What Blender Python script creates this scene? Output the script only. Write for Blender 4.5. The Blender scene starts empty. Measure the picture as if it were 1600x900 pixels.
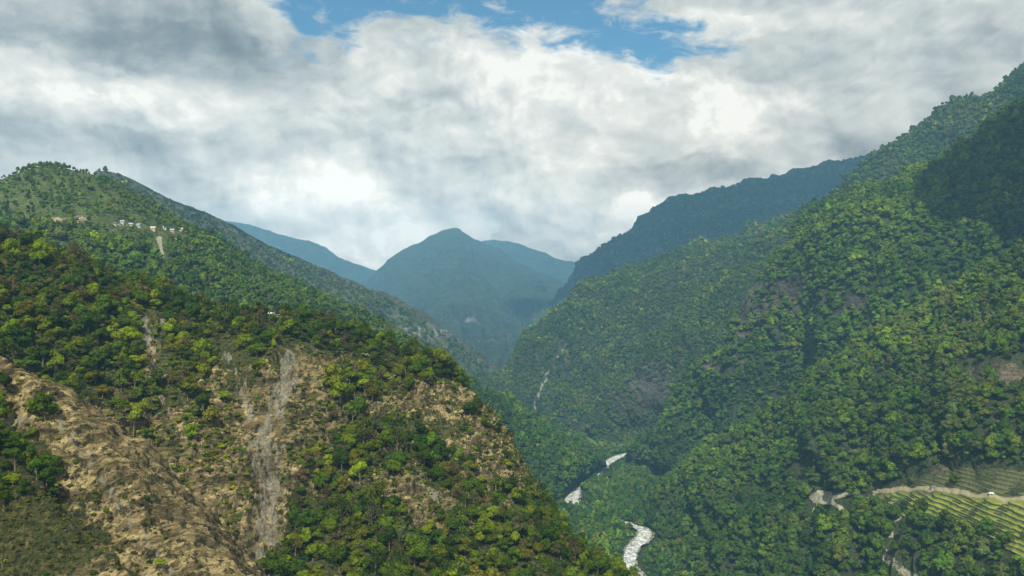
import bpy, math, random
import numpy as np

# ------------------------------------------------------------------ camera, light, exposure
F = 1256.0                       # focal length in photo pixels (photo 1600 x 900), level camera at the origin
SC = bpy.context.scene
COL = SC.collection
cam_d = bpy.data.cameras.new('camera'); cam = bpy.data.objects.new('camera', cam_d); COL.objects.link(cam)
cam_d.sensor_width = 36.0; cam_d.lens = 36.0 * F / 1600.0
cam_d.clip_start = 1.0; cam_d.clip_end = 60000.0
cam.location = (0, 0, 0); cam.rotation_euler = (math.radians(90), 0, 0)
SC.camera = cam

SUN_AZ = math.radians(186)       # clockwise from +Y (view direction) towards +X
SUN_EL = math.radians(48)
sd = (math.sin(SUN_AZ) * math.cos(SUN_EL), math.cos(SUN_AZ) * math.cos(SUN_EL), math.sin(SUN_EL))
sun_d = bpy.data.lights.new('sun', 'SUN'); sun_d.energy = 5.0; sun_d.angle = math.radians(0.6); sun_d.color = (1.0, 0.95, 0.86)
sun = bpy.data.objects.new('sun', sun_d); COL.objects.link(sun)
from mathutils import Vector
sun.rotation_euler = Vector(sd).to_track_quat('Z', 'Y').to_euler()

SC.view_settings.view_transform = 'Standard'; SC.view_settings.look = 'None'
SC.view_settings.gamma = 1.0; SC.view_settings.use_curve_mapping = False
SC.view_settings.exposure = 0.5
cy_ = SC.cycles
cy_.max_bounces = 4; cy_.diffuse_bounces = 2; cy_.glossy_bounces = 1; cy_.transmission_bounces = 2
cy_.volume_bounces = 1; cy_.transparent_max_bounces = 6
cy_.use_denoising = True
cy_.sample_clamp_indirect = 4.0
SC.render.use_motion_blur = False

# ------------------------------------------------------------------ node maths helper
class X:
    """a scalar socket with arithmetic"""
    nt = None
    def __init__(s, sock): s.s = sock
    @staticmethod
    def op(o, *a, clamp=False):
        n = X.nt.nodes.new('ShaderNodeMath'); n.operation = o; n.use_clamp = clamp
        for i, v in enumerate(a):
            if isinstance(v, X): X.nt.links.new(v.s, n.inputs[i])
            else: n.inputs[i].default_value = v
        return X(n.outputs[0])
    def __add__(s, o): return X.op('ADD', s, o)
    __radd__ = __add__
    def __sub__(s, o): return X.op('SUBTRACT', s, o)
    def __rsub__(s, o): return X.op('SUBTRACT', o, s)
    def __mul__(s, o): return X.op('MULTIPLY', s, o)
    __rmul__ = __mul__
    def __truediv__(s, o): return X.op('DIVIDE', s, o)
    def sstep(s, a, b):
        n = X.nt.nodes.new('ShaderNodeMapRange'); n.interpolation_type = 'SMOOTHSTEP'
        X.nt.links.new(s.s, n.inputs[0]); n.inputs[1].default_value = a; n.inputs[2].default_value = b
        return X(n.outputs[0])
    def clamp(s): return X.op('ADD', s, 0.0, clamp=True)

def vec(x, y, z=0.0):
    n = X.nt.nodes.new('ShaderNodeCombineXYZ')
    for i, v in enumerate((x, y, z)):
        if isinstance(v, X): X.nt.links.new(v.s, n.inputs[i])
        else: n.inputs[i].default_value = v
    return n.outputs[0]
def noise(v, scale, detail=4, rough=0.5, dist=0.0, dim='3D', typ='FBM', color=False):
    n = X.nt.nodes.new('ShaderNodeTexNoise'); n.noise_dimensions = dim; n.noise_type = typ
    X.nt.links.new(v, n.inputs['Vector'])
    n.inputs['Scale'].default_value = scale; n.inputs['Detail'].default_value = detail
    n.inputs['Roughness'].default_value = rough; n.inputs['Distortion'].default_value = dist
    return n.outputs['Color'] if color else X(n.outputs['Fac'])
def mixc(f, a, b, blend='MIX'):
    n = X.nt.nodes.new('ShaderNodeMix'); n.data_type = 'RGBA'; n.blend_type = blend
    for sock, v in ((n.inputs[0], f), (n.inputs[6], a), (n.inputs[7], b)):
        if isinstance(v, X): X.nt.links.new(v.s, sock)
        elif isinstance(v, (int, float)): sock.default_value = v
        elif isinstance(v, tuple): sock.default_value = (*v, 1.0)[:4]
        else: X.nt.links.new(v, sock)
    return n.outputs[2]

# ------------------------------------------------------------------ world: blue sky and the cloud deck
def ang(px, py):
    return math.atan((px - 800) / F), math.atan((450 - py) / math.hypot(F, px - 800))
def build_world():
    w = bpy.data.worlds.new('World'); SC.world = w; w.use_nodes = True
    nt = w.node_tree; nt.nodes.clear(); X.nt = nt
    out = nt.nodes.new('ShaderNodeOutputWorld'); bg = nt.nodes.new('ShaderNodeBackground')
    nt.links.new(bg.outputs[0], out.inputs[0]); bg.inputs['Strength'].default_value = 0.1
    sky = nt.nodes.new('ShaderNodeTexSky'); sky.sky_type = 'NISHITA'; sky.sun_disc = False
    sky.sun_elevation = SUN_EL; sky.sun_rotation = SUN_AZ
    sky.altitude = 1500; sky.dust_density = 0.6; sky.ozone_density = 1.6
    tc = nt.nodes.new('ShaderNodeTexCoord'); sep = nt.nodes.new('ShaderNodeSeparateXYZ')
    nt.links.new(tc.outputs['Generated'], sep.inputs[0])
    x, y, z = (X(sep.outputs[i]) for i in range(3))
    az = X.op('ARCTAN2', x, y); el = X.op('ARCSINE', z)
    q0 = vec(az, el * 1.5)
    # slow warp so that the big masses get torn edges
    def sepc(c):
        s = nt.nodes.new('ShaderNodeSeparateColor'); nt.links.new(c, s.inputs[0]); return X(s.outputs[0]), X(s.outputs[1])
    wa, wb = sepc(noise(q0, 5.0, 5, 0.55, color=True))
    wc, wd = sepc(noise(q0, 22.0, 4, 0.6, color=True))
    A = az + (wa - 0.5) * 0.15 + (wc - 0.5) * 0.035
    E = el + (wb - 0.5) * 0.10 + (wd - 0.5) * 0.028
    def blob(px, py, rx, ry, amp=1.0, a=A, e=E, rot=0.0):
        cx, ce = ang(px, py); rx /= F; ry /= F
        dx = a - cx; dy = e - ce
        if rot:
            c, s_ = math.cos(math.radians(rot)), math.sin(math.radians(rot))
            dx, dy = dx * c + dy * s_, dy * c - dx * s_
        dx = dx / rx; dy = dy / ry
        g = X.op('EXPONENT', (dx * dx + dy * dy) * -1.0)
        return g * amp
    def tot(L):
        t = None
        for b in L:
            g = blob(*b[:5], rot=b[5] if len(b) > 5 else 0.0); t = g if t is None else t + g
        return t
    A1 = az + (wa - 0.5) * 0.07 + (wc - 0.5) * 0.012; E1 = el + (wb - 0.5) * 0.05 + (wd - 0.5) * 0.010
    q1 = vec(A1, E1 * 1.35)
    n1 = noise(q1, 5.5, 10, 0.54)
    lx, ly = 0.016, 0.022
    n1s = noise(vec(A1 + lx, (E1 + ly) * 1.35), 5.5, 10, 0.54)
    n2 = noise(q1, 26.0, 6, 0.55)
    n2s = noise(vec(A1 + lx * .4, (E1 + ly * .4) * 1.35), 26.0, 6, 0.55)
    n0 = noise(q0, 3.2, 3, 0.5)
    gaps = tot(GAPS)
    nw = noise(vec(az * 0.8 + 5.0, el * 2.2), 24.0, 7, 0.6, 0.6)
    gap = (gaps + (n1 - 0.5) * 2.0 + (n2 - 0.5) * 1.5 - (nw - 0.5) * 2.4).sstep(0.25, 1.15) * gaps.sstep(0.08, 0.42)
    nb = noise(q1, 3.4, 11, 0.54); nc = noise(vec(A1 + 3.0, E1 * 1.6), 7.5, 10, 0.55)
    rg = noise(q1, 7.0, 5, 0.5, typ='RIDGED_MULTIFRACTAL'); rg2 = noise(vec(A1 + 1.7, E1 * 1.4), 17.0, 4, 0.5, typ='RIDGED_MULTIFRACTAL')
    steps = (0.55 - rg) * 0.11 + (0.55 - rg2) * 0.05 + (nb.sstep(0.46, 0.56) - 0.5) * 0.20 + (nc.sstep(0.45, 0.60) - 0.5) * 0.07
    bright = tot(LIGHTS) * 0.85 + (n0 - 0.5) * 0.3 + 0.74
    relief = (n1 - n1s) * 1.5 + (n2 - n2s) * 0.6 + (n1 - 0.5) * 0.36
    hard = None
    for hb in HARD:
        g = (blob(*hb[:4], rot=hb[5] if len(hb) > 5 else 0.0) + (n1 - 0.5) * 1.1 + (n2 - 0.5) * 0.7 + (0.5 - rg) * 0.12).sstep(0.30, 0.62) * hb[4]
        hard = g if hard is None else hard + g
    b = (bright + relief * RELIEF + steps + hard - 0.70) * 0.82 + 0.70
    ramp = nt.nodes.new('ShaderNodeValToRGB'); cr = ramp.color_ramp
    stops = [(0.0, (0.16, 0.20, 0.225)), (0.25, (0.25, 0.30, 0.325)), (0.5, (0.42, 0.465, 0.475)), (0.72, (0.60, 0.63, 0.61)), (0.92, (0.80, 0.80, 0.75)), (1.0, (0.92, 0.91, 0.85))]
    while len(cr.elements) < len(stops): cr.elements.new(0.5)
    for e_, (p, c) in zip(cr.elements, stops): e_.position = p; e_.color = (*c, 1)
    nt.links.new(b.s, ramp.inputs[0])
    # the lower a cloud stands, the more haze lies in front of it: its own light is that much stronger
    zz = X.op('MAXIMUM', z, 0.11)
    T = X.op('EXPONENT', (HAZE_TOP * HAZE_D) / zz * -1.0 if False else X.op('DIVIDE', -HAZE_TOP * HAZE_D, zz))
    sca = nt.nodes.new('ShaderNodeVectorMath'); sca.operation = 'SCALE'; sca.inputs[0].default_value = HAZE_S; nt.links.new((1.0 - T).s, sca.inputs[3])
    sub = nt.nodes.new('ShaderNodeVectorMath'); sub.operation = 'SUBTRACT'; nt.links.new(ramp.outputs[0], sub.inputs[0]); nt.links.new(sca.outputs[0], sub.inputs[1])
    lowv = nt.nodes.new('ShaderNodeVectorMath'); lowv.operation = 'SCALE'
    nt.links.new(sub.outputs[0], lowv.inputs[0]); nt.links.new((X.op('DIVIDE', 10.0 * CLOUD, T)).s, lowv.inputs[3])
    mx = nt.nodes.new('ShaderNodeVectorMath'); mx.operation = 'MAXIMUM'; nt.links.new(lowv.outputs[0], mx.inputs[0]); mx.inputs[1].default_value = (0.3, 0.35, 0.4); lowv = mx
    skyc = mixc(1.0, sky.outputs[0], (0.62, 1.0, 1.0), 'MULTIPLY')
    skyv = nt.nodes.new('ShaderNodeVectorMath'); skyv.operation = 'SCALE'
    nt.links.new(skyc, skyv.inputs[0]); skyv.inputs[3].default_value = SKYK
    col = mixc(gap, lowv.outputs[0], skyv.outputs[0])
    nt.links.new(col, bg.inputs['Color'])
    w.cycles.sampling_method = 'MANUAL'; w.cycles.sample_map_resolution = 512
HAZE_COL = (0.22, 0.49, 0.74, 1); HAZE_D = 0.92e-4; HAZE_TOP = 1180.0; HAZE_S = (0.12, 0.255, 0.36)
RELIEF = 1.0; CLOUD = 0.68; SKYK = 0.85
GAPS = [(700, -20, 250, 62, 1.25), (830, 45, 130, 40, .6), (660, 78, 40, 18, .35), (1075, 62, 110, 26, .75, 6), (960, 40, 90, 45, .75, -20), (500, 30, 45, 55, .5), (420, 95, 60, 25, .3), (1040, 110, 40, 20, .35)]
LIGHTS = [(235, 50, 250, 75, -0.310, -6), (330, 100, 120, 50, -0.125), (40, 40, 110, 25, -0.150), (400, 10, 50, 55, .2), (50, 225, 190, 50, -0.210), (270, 240, 85, 30, -0.200), (440, 225, 85, 45, -0.180), (330, 320, 190, 40, -0.180, -14),
    (170, 150, 110, 40, .12), (430, 150, 110, 45, .06), (830, 110, 260, 60, .10), (1110, 170, 75, 75, .30), (1060, 275, 110, 30, -0.210), (1260, 240, 160, 50, -0.110), (1230, 70, 100, 70, -0.070, 20), (1400, 170, 200, 80, -.04), (1560, 40, 140, 60, -0.060), (1540, 110, 60, 60, -0.050),
    (990, 340, 70, 40, .2), (860, 330, 90, 40, .08), (640, 330, 80, 40, -0.050), (560, 290, 60, 40, .12), (720, 240, 100, 60, -0.030), (600, 400, 50, 20, .05), (1250, 15, 150, 20, .1)]
HARD = [(190, 40, 330, 62, -.16, -3), (290, 85, 150, 50, -.13, -10), (270, 235, 95, 32, -.15), (455, 220, 95, 42, -.14), (70, 235, 180, 45, -.09), (340, 325, 160, 30, -.10, -14), (1065, 280, 125, 26, -.20, 4), (1240, 255, 170, 30, -.12, 8), (1290, 110, 130, 75, -.08, 10), (1500, 90, 200, 90, -.03), (560, 250, 50, 40, -.07), (860, 210, 60, 30, -.07), (640, 330, 60, 26, -.10), (960, 150, 60, 30, -.06),
    (1110, 160, 75, 60, .16), (400, 170, 170, 60, .10, 8), (60, 120, 110, 35, .12), (180, 190, 90, 25, .12), (860, 110, 190, 45, .08), (720, 200, 90, 60, .07), (1000, 345, 80, 36, .16), (700, 345, 70, 26, .12), (900, 300, 120, 40, .07), (420, 15, 60, 55, .14), (1160, 25, 200, 22, .12), (560, 370, 60, 26, .08)]
build_world()

# ------------------------------------------------------------------ numpy noise
_rng = np.random.RandomState(7)
_perm = np.concatenate([_rng.permutation(256)] * 3).astype(np.int32)
_gr = _rng.normal(size=(256, 3)).astype(np.float32); _gr /= np.linalg.norm(_gr, axis=1)[:, None]
def perlin(x, y, z=None):
    x = np.asarray(x, np.float32); y = np.asarray(y, np.float32)
    z = np.zeros_like(x) if z is None else np.asarray(z, np.float32)
    xi = np.floor(x).astype(np.int32); yi = np.floor(y).astype(np.int32); zi = np.floor(z).astype(np.int32)
    xf = x - xi; yf = y - yi; zf = z - zi
    u = xf * xf * xf * (xf * (xf * 6 - 15) + 10); v = yf * yf * yf * (yf * (yf * 6 - 15) + 10); w = zf * zf * zf * (zf * (zf * 6 - 15) + 10)
    xi &= 255; yi &= 255; zi &= 255
    def g(a, b, c):
        h = _perm[_perm[_perm[(xi + a) & 255] + ((yi + b) & 255)] + ((zi + c) & 255)]
        gg = _gr[h]
        return gg[..., 0] * (xf - a) + gg[..., 1] * (yf - b) + gg[..., 2] * (zf - c)
    def l(a, b, t): return a + (b - a) * t
    return 1.5 * l(l(l(g(0,0,0), g(1,0,0), u), l(g(0,1,0), g(1,1,0), u), v), l(l(g(0,0,1), g(1,0,1), u), l(g(0,1,1), g(1,1,1), u), v), w)
def fbm(x, y, z=None, o=4, r=0.5):
    t = 0; a = 1.0; f = 1.0
    for i in range(o):
        t = t + a * perlin(x * f + 17.3 * i, y * f - 9.1 * i, None if z is None else z * f + 5.7 * i); a *= r; f *= 2.03
    return t
def ridged(x, y, z=None, o=4, r=0.5):
    t = 0; a = 1.0; f = 1.0; s = 0
    for i in range(o):
        t = t + a * (1 - 2 * np.abs(perlin(x * f + 31.3 * i, y * f - 4.1 * i, None if z is None else z * f + 3.7 * i))); s += a; a *= r; f *= 2.1
    return t / s
def sst(a, b, x):
    t = np.clip((x - a) / (b - a), 0, 1); return t * t * (3 - 2 * t)

# ------------------------------------------------------------------ mesh helpers
def P(px, py, d): return ((px - 800) * d / F, d, (450 - py) * d / F)
def Pz(px, z, d): return ((px - 800) * d / F, d, z)
def pix(p):
    d = np.maximum(p[..., 1], 1.0)
    return 800 + F * p[..., 0] / d, 450 - F * p[..., 2] / d
def new_mesh(name, verts, faces, smooth=True):
    """faces: list/array of equal-length polygons"""
    me = bpy.data.meshes.new(name)
    verts = np.asarray(verts, np.float32).reshape(-1, 3); faces = np.asarray(faces, np.int32)
    nf, k = faces.shape
    me.vertices.add(len(verts)); me.vertices.foreach_set('co', verts.ravel())
    me.loops.add(nf * k); me.loops.foreach_set('vertex_index', faces.ravel())
    me.polygons.add(nf); me.polygons.foreach_set('loop_start', np.arange(0, nf * k, k, dtype=np.int32))
    me.polygons.foreach_set('use_smooth', np.full(nf, smooth, bool))
    me.update(calc_edges=True)
    return me
def link(name, me, mat=None, parent=None, **props):
    o = bpy.data.objects.new(name, me); COL.objects.link(o)
    if mat is not None and me is not None and not len(me.materials): me.materials.append(mat)
    if parent is not None: o.parent = parent
    for k, v in props.items(): o[k] = v
    return o
def grid_faces(n, m):
    i = np.arange(n - 1)[:, None] * m + np.arange(m - 1)[None, :]
    i = i.ravel(); return np.stack([i, i + 1, i + m + 1, i + m], 1)
def point_attr(me, name, arr, typ='FLOAT'):
    a = me.attributes.new(name, typ, 'POINT')
    key = {'FLOAT': 'value', 'FLOAT_VECTOR': 'vector', 'INT': 'value', 'FLOAT_COLOR': 'color'}[typ]
    a.data.foreach_set(key, np.ascontiguousarray(arr, np.int32 if typ == 'INT' else np.float32).ravel())

# ------------------------------------------------------------------ hillsides: lofts between real 3D lines
def crom(C, t):
    """Catmull-Rom along axis 0 of C at parameters t in [0, n-1]"""
    n = C.shape[0]; i = np.clip(np.floor(t).astype(int), 0, n - 2); f = (t - i)[:, None, None]
    g = lambda k: C[np.clip(k, 0, n - 1)]
    p0 = np.where((i - 1 < 0)[:, None, None], 2 * g(i) - g(i + 1), g(i - 1)); p1 = g(i); p2 = g(i + 1)
    p3 = np.where((i + 2 > n - 1)[:, None, None], 2 * g(i + 1) - g(i), g(i + 2))
    return 0.5 * (2 * p1 + (p2 - p0) * f + (2 * p0 - 5 * p1 + 4 * p2 - p3) * f * f + (3 * p1 - p0 - 3 * p2 + p3) * f ** 3)
class Hill: pass
def hill(name, rows, back, N, K, amp, wl, disp=None, gully=0.0, gwl=120.0, seed=0, fine=1.0, crest_amp=0.35, drop=0.0):
    """rows: crest first, foot last; each a list of 3D points (same count). back: list of (dx, dy, dz) steps behind the crest"""
    crest = np.array(rows[0], float); crest[:, 2] -= drop * crest[:, 1] / F
    rows = [crest] + rows[1:]
    R = [crest + np.array(b) for b in back[::-1]] + [np.array(r, float) for r in rows]
    nb = len(back)
    R = np.array(R)                                  # rows x cols x 3
    # equal-length sampling along the columns and across the rows
    def params(L, n):
        c = np.concatenate([[0], np.cumsum(L)]); return np.interp(np.linspace(0, c[-1], n), c, np.arange(len(c)))
    Lc = np.linalg.norm(np.diff(R[nb:], axis=1), axis=2).mean(0)
    Lr = np.linalg.norm(np.diff(R, axis=0), axis=2).mean(1); Lr[:nb] *= 0.45
    tr = params(Lr, K); tc = params(Lc, N)
    G = crom(R, tr)                                   # K x cols x 3
    G = crom(G.transpose(1, 0, 2), tc)                # N x K x 3
    front = np.clip((tr - nb) / (len(rows) - 1), -1, 1)[None, :] * np.ones((N, 1))
    du = np.gradient(G, axis=0); dv = np.gradient(G, axis=1)
    nrm = np.cross(dv, du); nrm /= np.linalg.norm(nrm, axis=2)[..., None] + 1e-9
    if nrm[N // 2, K * 2 // 3, 2] < 0: nrm = -nrm
    env = crest_amp + (1 - crest_amp) * sst(0.0, 0.22, np.abs(front))
    env = env * (0.15 + 0.85 * sst(-458, -415, G[..., 2]))
    s = np.concatenate([[0], np.cumsum(np.linalg.norm(np.diff(G[:, K // 2], axis=0), axis=1))])[:, None] * np.ones((1, K))
    v = np.concatenate([[0], np.cumsum(np.linalg.norm(np.diff(G[N // 2], axis=0), axis=1))])[None, :] * np.ones((N, 1))
    x, y, z = G[..., 0] / wl + seed, G[..., 1] / wl, G[..., 2] / wl
    h = amp * fbm(x, y, z, 7, 0.5)
    if gully:
        warp = 0.35 * fbm(s / gwl * .7 + seed, v / gwl * .5, None, 3)
        h = h + gully * (ridged(s / gwl + warp, v / gwl * 0.16 + seed, None, 4, 0.55) - 0.35)
    H = Hill(); H.name = name; H.base = G.copy(); H.nrm = nrm; H.front = front; H.s = s; H.v = v; H.N = N; H.K = K
    dvec = nrm.copy()
    px, py = pix(G)
    extra = disp(H, px, py, G) if disp else 0.0
    keep = getattr(H, 'keep', 1.0)
    H.G = G + dvec * ((h * env * keep + extra)[..., None])
    du = np.gradient(H.G, axis=0); dv = np.gradient(H.G, axis=1)
    n2 = np.cross(dv, du); n2 /= np.linalg.norm(n2, axis=2)[..., None] + 1e-9
    if n2[..., 2].mean() < 0: n2 = -n2
    H.n2 = n2
    H.px, H.py = pix(H.G)
    return H
def link_hill(H, mat, bare=None, tone=None):
    me = new_mesh(H.name, H.G, grid_faces(H.N, H.K))
    point_attr(me, 'bare', np.clip(bare if bare is not None else np.zeros(H.px.shape), 0, 1))
    point_attr(me, 'scree', np.clip(tone if tone is not None else np.zeros(H.px.shape), 0, 1))
    o = link(H.name, me, mat, kind='structure'); H.obj = o
    return o
def blobs(px, py, L):
    t = np.zeros(np.shape(px))
    for cx, cy, rx, ry, a, *rot in L:
        dx = px - cx; dy = py - cy
        if rot:
            c, s_ = math.cos(math.radians(rot[0])), math.sin(math.radians(rot[0])); dx, dy = dx * c + dy * s_, dy * c - dx * s_
        t = t + a * np.exp(-(dx / rx) ** 2 - (dy / ry) ** 2)
    return t
def polydist(px, py, pts):
    """distance and relative side to a polyline, and parameter along it"""
    best = np.full(np.shape(px), 1e9); tt = np.zeros(np.shape(px)); n = len(pts) - 1
    for k in range(n):
        (ax, ay), (bx, by) = pts[k][:2], pts[k + 1][:2]
        L2 = (bx - ax) ** 2 + (by - ay) ** 2
        t = np.clip(((px - ax) * (bx - ax) + (py - ay) * (by - ay)) / L2, 0, 1)
        d = np.hypot(px - ax - t * (bx - ax), py - ay - t * (by - ay))
        m = d < best; best = np.where(m, d, best); tt = np.where(m, k + t, tt)
    return best, tt
def inpoly(px, py, pts):
    r = np.zeros(np.shape(px), bool); n = len(pts)
    for i in range(n):
        (x1, y1), (x2, y2) = pts[i], pts[(i + 1) % n]
        if y1 == y2: continue
        c = ((y1 > py) != (y2 > py)) & (px < (x2 - x1) * (py - y1) / (y2 - y1) + x1); r ^= c
    return r

# ------------------------------------------------------------------ materials
def mat_new(name):
    m = bpy.data.materials.new(name); m.use_nodes = True; nt = m.node_tree; nt.nodes.clear(); X.nt = nt
    out = nt.nodes.new('ShaderNodeOutputMaterial'); return m, nt, out
def attr(name, typ='GEOMETRY', out=2):
    n = X.nt.nodes.new('ShaderNodeAttribute'); n.attribute_name = name; n.attribute_type = typ
    return X(n.outputs[2]) if out == 2 else n.outputs[0]
def bsdf(nt, out, col, rough=0.85, spec=0.2, normal=None):
    b = nt.nodes.new('ShaderNodeBsdfPrincipled')
    if isinstance(col, tuple): b.inputs['Base Color'].default_value = (*col, 1)
    else: nt.links.new(col, b.inputs['Base Color'])
    if isinstance(rough, X): nt.links.new(rough.s, b.inputs['Roughness'])
    else: b.inputs['Roughness'].default_value = rough
    b.inputs['Specular IOR Level'].default_value = spec
    if normal is not None: nt.links.new(normal, b.inputs['Normal'])
    nt.links.new(b.outputs[0], out.inputs[0]); return b
def bump(h, strength, dist):
    n = X.nt.nodes.new('ShaderNodeBump'); n.inputs['Strength'].default_value = strength; n.inputs['Distance'].default_value = dist
    X.nt.links.new(h.s, n.inputs['Height']); return n.outputs[0]
def position(scale=(1, 1, 1)):
    g = X.nt.nodes.new('ShaderNodeNewGeometry'); m = X.nt.nodes.new('ShaderNodeVectorMath'); m.operation = 'MULTIPLY'
    X.nt.links.new(g.outputs['Position'], m.inputs[0]); m.inputs[1].default_value = scale; return m.outputs[0]
def ground_mat(name, scrub_a, scrub_b, rock_a, rock_b, scree=(0.42, 0.38, 0.30), size=1.0, bumpd=1.0, strata=0.0, grass=(0.16, 0.13, 0.05)):
    m, nt, out = mat_new(name)
    p = position(); ps = position((0.35, 0.35, 2.2))
    big = noise(p, 0.012 / size, 5, 0.6); mid = noise(p, 0.09 / size, 6, 0.65); fine = noise(p, 0.55 / size, 6, 0.7)
    st = noise(ps, 0.16 / size, 8, 0.68, 0.4)
    bare = (attr('bare') + (mid - 0.5) * 1.1 + (fine - 0.5) * 0.7).sstep(0.38, 0.60)
    gn = nt.nodes.new('ShaderNodeNewGeometry'); sn = nt.nodes.new('ShaderNodeSeparateXYZ'); nt.links.new(gn.outputs['Normal'], sn.inputs[0])
    steep = (X(sn.outputs[2]) + (mid - 0.5) * 0.5 + (fine - 0.5) * 0.3).sstep(0.80, 0.56)
    scr = (attr('scree') + (fine - 0.5) * 0.5 + (mid - 0.5) * 0.4).sstep(0.38, 0.62)
    scrub = mixc(mid.sstep(0.38, 0.62), scrub_a, scrub_b)
    scrub = mixc(fine.sstep(0.50, 0.72), scrub, grass)
    scrub = mixc(fine.sstep(0.36, 0.52), tuple(c * 0.45 for c in scrub_a), scrub)
    rock = mixc(st.sstep(0.36, 0.64), rock_a, rock_b)
    rock = mixc(fine.sstep(0.38, 0.50), tuple(c * 0.34 for c in rock_a), rock)  # dark specks put crevice shade into the rock colour
    rock = mixc((big * 0.7 + mid * 0.3).sstep(0.50, 0.60) * 0.65, rock, grass)
    rock = mixc(steep, rock, mixc(st.sstep(0.4, 0.6), tuple(c * 0.42 for c in rock_a), tuple(c * 1.15 for c in rock_a)))
    n3 = noise(p, 0.21 / size, 6, 0.72)
    rock = mixc((n3 * 0.8 + mid * 0.2).sstep(0.50, 0.44), rock, mixc(fine.sstep(.4, .6), (0.030, 0.030, 0.016), (0.085, 0.078, 0.036)))  # dark scrub blotches, doubling as painted crevice shade
    sc = mixc(fine.sstep(0.35, 0.65), tuple(c * 0.55 for c in scree), scree)
    col = mixc(bare, scrub, rock); col = mixc(scr * 0.72, col, sc)
    h = st * 1.3 + fine * 0.9 + mid * 0.8
    bsdf(nt, out, col, 0.95, 0.1, bump(h, 1.0, bumpd * 3.0)); return m
def leaf_mat(name, trans=0.22, var=5.0):
    m, nt, out = mat_new(name)
    t = attr('tint', 'INSTANCER', 0)
    tc = nt.nodes.new('ShaderNodeTexCoord')
    n = noise(tc.outputs['Object'], var, 2, 0.6)
    c = mixc(n.sstep(0.3, 0.7), mixc(1.0, t, (0.66, 0.68, 0.7), 'MULTIPLY'), mixc(1.0, t, (1.35, 1.30, 1.15), 'MULTIPLY'))
    d = nt.nodes.new('ShaderNodeBsdfDiffuse'); nt.links.new(c, d.inputs[0])
    if trans:
        tr = nt.nodes.new('ShaderNodeBsdfTranslucent'); nt.links.new(mixc(1.0, c, (1.25, 1.3, 0.6), 'MULTIPLY'), tr.inputs[0])
        mx = nt.nodes.new('ShaderNodeMixShader'); mx.inputs[0].default_value = trans
        nt.links.new(d.outputs[0], mx.inputs[1]); nt.links.new(tr.outputs[0], mx.inputs[2]); nt.links.new(mx.outputs[0], out.inputs[0])
    else: nt.links.new(d.outputs[0], out.inputs[0])
    return m
def plain_mat(name, c1, c2, scale=2.0, rough=0.8, spec=0.3):
    m, nt, out = mat_new(name); tc = nt.nodes.new('ShaderNodeTexCoord')
    n = noise(tc.outputs['Object'], scale, 4, 0.6); bsdf(nt, out, mixc(n.sstep(0.35, 0.65), c1, c2), rough, spec); return m
M_leaf = leaf_mat('leaves'); M_far = leaf_mat('far_leaves', 0.0, 3.0)
M_bark = plain_mat('bark', (0.10, 0.08, 0.06), (0.19, 0.16, 0.12), 6)

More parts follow.
